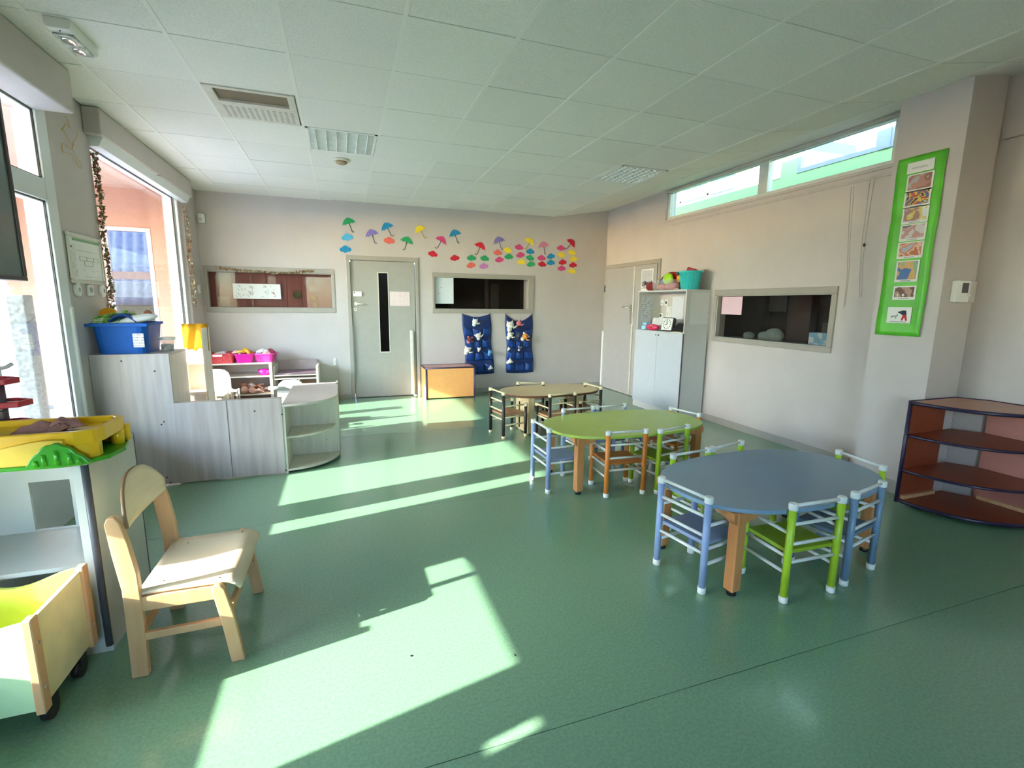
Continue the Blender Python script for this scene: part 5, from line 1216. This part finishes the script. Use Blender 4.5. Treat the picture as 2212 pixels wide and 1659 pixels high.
pics = [blotch('pic_child', [(.42, .40, .42), (.45, .22, .18), (.30, .14, .10), (.62, .60, .60)], 9, seed=1), blotch('pic_toys', [(.05, .15, .30), (.6, .08, .05), (.65, .50, .10), (.08, .05, .05), (.5, .5, .5)], 22, seed=2), blotch('pic_three', [(.68, .68, .66), (.65, .52, .12), (.35, .18, .16), (.42, .30, .36)], 14, seed=3), blotch('pic_hands', [(.62, .58, .58), (.48, .26, .22), (.55, .35, .32), (.12, .12, .12)], 10, seed=4), blotch('pic_plate', [(.42, .44, .50), (.55, .20, .10), (.72, .45, .32), (.45, .12, .05)], 16, seed=5), blotch('pic_mat', [(.05, .14, .35), (.60, .36, .14), (.25, .42, .25), (.30, .24, .22)], 7, seed=6), blotch('pic_tray', [(.66, .64, .62), (.14, .06, .04), (.40, .25, .18), (.62, .60, .58)], 13, seed=7)]
cxy = [(y_, z_) for y_, z_ in (pxp(*q5(433, 155)), pxp(*q5(425, 290)), pxp(*q5(402, 430)), pxp(*q5(385, 568)), pxp(*q5(365, 718)), pxp(*q5(342, 870)), pxp(*q5(315, 1050)), pxp(*q5(292, 1235)), pxp(*q5(247, 1425)))]
hs = [.075, .125, .118, .118, .118, .118, .155, .100, .118]
for i, ((y_, z_), h_) in enumerate(zip(cxy, hs)):
    wd = .172 if i < 6 else (.155 if i < 8 else .165)
    c_ = make('card', B(3.9355, 3.9375, y_ - wd / 2, y_ + wd / 2, z_ - h_ / 2, z_ + h_ / 2), paper_m, gp)
    if i == 0:
        make('handwriting', MB().tube([(3.935, y_ + .055 - .1 * k / 20 + 0, z_ - .005 + .008 * math.sin(k * 2.1)) for k in range(21)], .0012, 4), M('ink_grey', (.3, .3, .34), .7), c_)
    elif i < 8:
        yy = (y_ - wd / 2 + .012, y_ + wd / 2 - .012)
        make('picture', B(3.9342, 3.9355, yy[0], yy[1], z_ - h_ / 2 + .018, z_ + h_ / 2 - .008), pics[i - 1], c_)
        make('caption', B(3.9347, 3.9355, y_ - .035, y_ + .035, z_ - h_ / 2 + .006, z_ - h_ / 2 + .011), M('ink_grey', (.3, .3, .34), .7), c_)
    else:
        make('figure_coat', MB().prism([(y_ - .02, z_ + .035), (y_ - .045, z_ + .035), (y_ - .052, z_ + .005), (y_ - .025, z_ + .002), (y_ + .012, z_ + .022)], 3.9342, 3.9355, 'x'), M('ink_black', (.03, .04, .06), .8), c_)
        make('figure_trousers', MB().prism([(y_ - .027, z_ + .003), (y_ - .05, z_ + .005), (y_ - .06, z_ - .04), (y_ - .048, z_ - .04), (y_ - .04, z_ - .015), (y_ - .028, z_ - .04), (y_ - .018, z_ - .038)], 3.9342, 3.9355, 'x'), M('ink_red', (.6, .02, .04), .8), c_)
        make('figure_animal', MB().prism([(y_ + .055, z_ - .005), (y_ + .02, z_ - .002), (y_ + .012, z_ + .01), (y_ + .004, z_), (y_ + .015, z_ - .014), (y_ + .018, z_ - .032), (y_ + .024, z_ - .016), (y_ + .048, z_ - .018), (y_ + .052, z_ - .032)], 3.9342, 3.9355, 'x'), M('ink_mid', (.35, .35, .37), .7), c_)
        make('caption', B(3.9347, 3.9355, y_ - .055, y_ + .06, z_ - .052, z_ - .047), M('ink_grey', (.3, .3, .34), .7), c_)

th = thing('thermostat', 'white wall thermostat with a dark display on the pillar side', 'thermostat', (4.13, 2.2, 1.46))
make('housing', B(4.045, 4.20, 2.185, 2.22, 1.455, 1.605), white_pl, th, bevel=.006)
make('display', B(4.105, 4.17, 2.182, 2.186, 1.52, 1.59), M('lcd_dark', (.10, .09, .10), .25), th)
make('wheel', MB().cyl((4.185, 2.184, 1.505), (4.185, 2.178, 1.505), .01), white_pl, th)
tag(make('wall_hook_box', B(4.235, 4.295, 2.20, 2.22, 1.455, 1.61), wall_m, bevel=.008), 'wall coloured cover plate right of the thermostat', 'plate')

# ------------------------------------------------------------------ red corner shelf
rs = thing('red_corner_shelf', 'red brown quarter round corner shelf with dark blue edging at the right', 'shelf', (4.05, 1.95, 0))
rm = M('red_brown_board', (.27, .055, .022), .4, var=.05, vscale=5); rm2 = M('salmon_board', (.42, .16, .12), .45, var=.04)
ed = M('edge_navy', (.02, .012, .045), .35)
def redq(r):
    pts = []
    for i in range(25):
        t = PI / 2 * i / 24; c, s = math.cos(t), math.sin(t); k = (c ** 2.35 + s ** 2.35) ** (-1 / 2.35); pts.append((4.33 - r * k * c, 2.185 - r * k * s))
    return pts
arc = redq(.585)
cor = [(4.33, 2.03), (4.24, 2.185)]
for z in (.035, .262, .52, .755):
    bd = make('shelf_board' if z < .7 else 'top_panel', MB().prism(arc + cor, z - .009, z + .009), rm if z < .7 else M('top_salmon', (.50, .24, .16), .4), rs)
    make('edge_strip', MB().tube([(x, y, z) for x, y in arc], .0125 if z > .7 or z < .1 else .010, 8), ed, bd)
make('side_panel', B(3.745, 4.13, 2.178, 2.193, .03, .755), rm, rs)
make('rear_panel', B(4.33, 4.345, 1.60, 2.03, .03, .755), rm2, rs)
make('edge_strip', MB().cyl((3.745, 2.185, .02), (3.745, 2.185, .765), .013, n=10), ed, rs)
make('edge_strip', MB().tube([(3.745, 2.195, .762), (4.24, 2.195, .762), (4.34, 2.04, .762), (4.345, 1.60, .762)], .008, 6), ed, rs)
make('edge_strip', MB().cyl((4.335, 1.60, .02), (4.335, 1.60, .765), .013, n=10), ed, rs)
make('batten', B(3.77, 4.12, 2.155, 2.178, .045, .07), beech_m, rs); make('batten', B(4.305, 4.33, 1.62, 2.0, .045, .07), beech_m, rs)

# ------------------------------------------------------------------ ceiling fixtures
def fixture(label, x0, x1, y0, y1, nl, style):
    t = thing('ceiling_light', label, 'ceiling light', ((x0 + x1) / 2, (y0 + y1) / 2, ZC), 0, 'recessed ceiling lights')
    make('frame', MB().box(x0, x1, y0, y0 + .02, ZC - .006, ZC + .012).box(x0, x1, y1 - .02, y1, ZC - .006, ZC + .012).box(x0, x0 + .02, y0, y1, ZC - .006, ZC + .012).box(x1 - .02, x1, y0, y1, ZC - .006, ZC + .012), white_pl, t)
    make('reflector', B(x0 + .005, x1 - .005, y0 + .005, y1 - .005, ZC + .014, ZC + .022), M('reflector', (.70, .72, .68), .25, .3), t)
    rf = M('louver_white', (.86, .87, .84), .25)
    for k in range(nl):
        xa = x0 + .03 + (x1 - x0 - .06) * (k + .5) / nl
        w_ = .011 if style == 'line' else .007
        make('louver', MB().prism([(xa - w_, ZC + .012), (xa + w_, ZC + .012), (xa, ZC - .012)], y0 + .02, y1 - .02, 'y'), rf, t)
    m_ = 12 if style == 'line' else 8
    for k in range(m_):
        ya = y0 + .03 + (y1 - y0 - .06) * (k + .5) / m_
        make('cross_louver', MB().prism([(ya - .006, ZC + .012), (ya + .006, ZC + .012), (ya, ZC - .008)], x0 + .02, x1 - .02, 'x'), rf, t)
fixture('recessed louvre ceiling light left of centre, behind the air vent', -.22, .34, 4.43, 5.03, 6, 'line')
fixture('recessed louvre ceiling light near the clerestory window', 2.705, 3.258, 4.44, 5.02, 7, 'grid')
vt = thing('ceiling_vent', 'white ceiling air vent panel with a long dark slot', 'vent', (-.52, 4.1, ZC))
make('panel', MB().box(-.80, -.25, 3.835, 3.87, ZC - .008, ZC + .01).box(-.80, -.25, 4.08, 4.425, ZC - .008, ZC + .01).box(-.80, -.745, 3.87, 4.08, ZC - .008, ZC + .01).box(-.295, -.25, 3.87, 4.08, ZC - .008, ZC + .01), M('vent_cream', (.66, .62, .56), .4), vt)
make('slot', B(-.745, -.295, 3.87, 4.08, ZC + .008, ZC + .012), M('vent_brown', (.20, .15, .10), .7), vt)
for k in range(12):
    xa = -.74 + k * .04; make('perforation_row', B(xa, xa + .018, 4.16, 4.38, ZC - .0095, ZC - .008), M('vent_holes', (.50, .47, .43), .7), vt)
sm = thing('smoke_detector', 'round cream smoke detector on the ceiling near the vent', 'smoke detector', (.055, 5.29, ZC - .05))
make('base', MB().lathe([(.075, 0), (.08, -.012), (.075, -.02)], (.055, 5.29, ZC), 24), M('detector_cream', (.72, .66, .52), .4), sm)
make('sensor_head', MB().lathe([(.055, -.02), (.05, -.035), (.03, -.045), (.01, -.046)], (.055, 5.29, ZC), 20), M('detector_tan', (.42, .28, .18), .5), sm)
el = thing('emergency_light', 'clear emergency light box on the ceiling at the upper left', 'emergency light', (-1.28, 3.4, ZC - .06))
make('housing', MB().prism([(-1.335, ZC), (-1.335, ZC - .035), (-1.325, ZC - .05), (-1.235, ZC - .05), (-1.225, ZC - .035), (-1.225, ZC)], 3.25, 3.55, 'y'), white_pl, el, bevel=.004)
make('diffuser', B(-1.325, -1.235, 3.30, 3.53, ZC - .062, ZC - .048), M('diffuser_clear', (.55, .58, .55), .1, var=.5, vscale=18, spec=.9), el, bevel=.006)
make('reflector', MB().ball((-1.28, 3.36, ZC - .062), .03, .045, .006).ball((-1.28, 3.47, ZC - .062), .03, .04, .006), M('chrome', (.8, .8, .8), .15, 1), el)
make('indicator', MB().ball((-1.28, 3.275, ZC - .051), .004), black_m, el)

# floor scuffs
for i, (x, y, l) in enumerate(((.20, 1.76, 'tiny dark crumb on the sunlit floor in the middle foreground'), (.60, 1.63, 'tiny dark crumb near the right edge of the large sun patch'))):
    tag(make('floor_crumb', MB().ball((x, y, .002), .004, .006, .002, 6, 4), black_m), l, 'crumb')
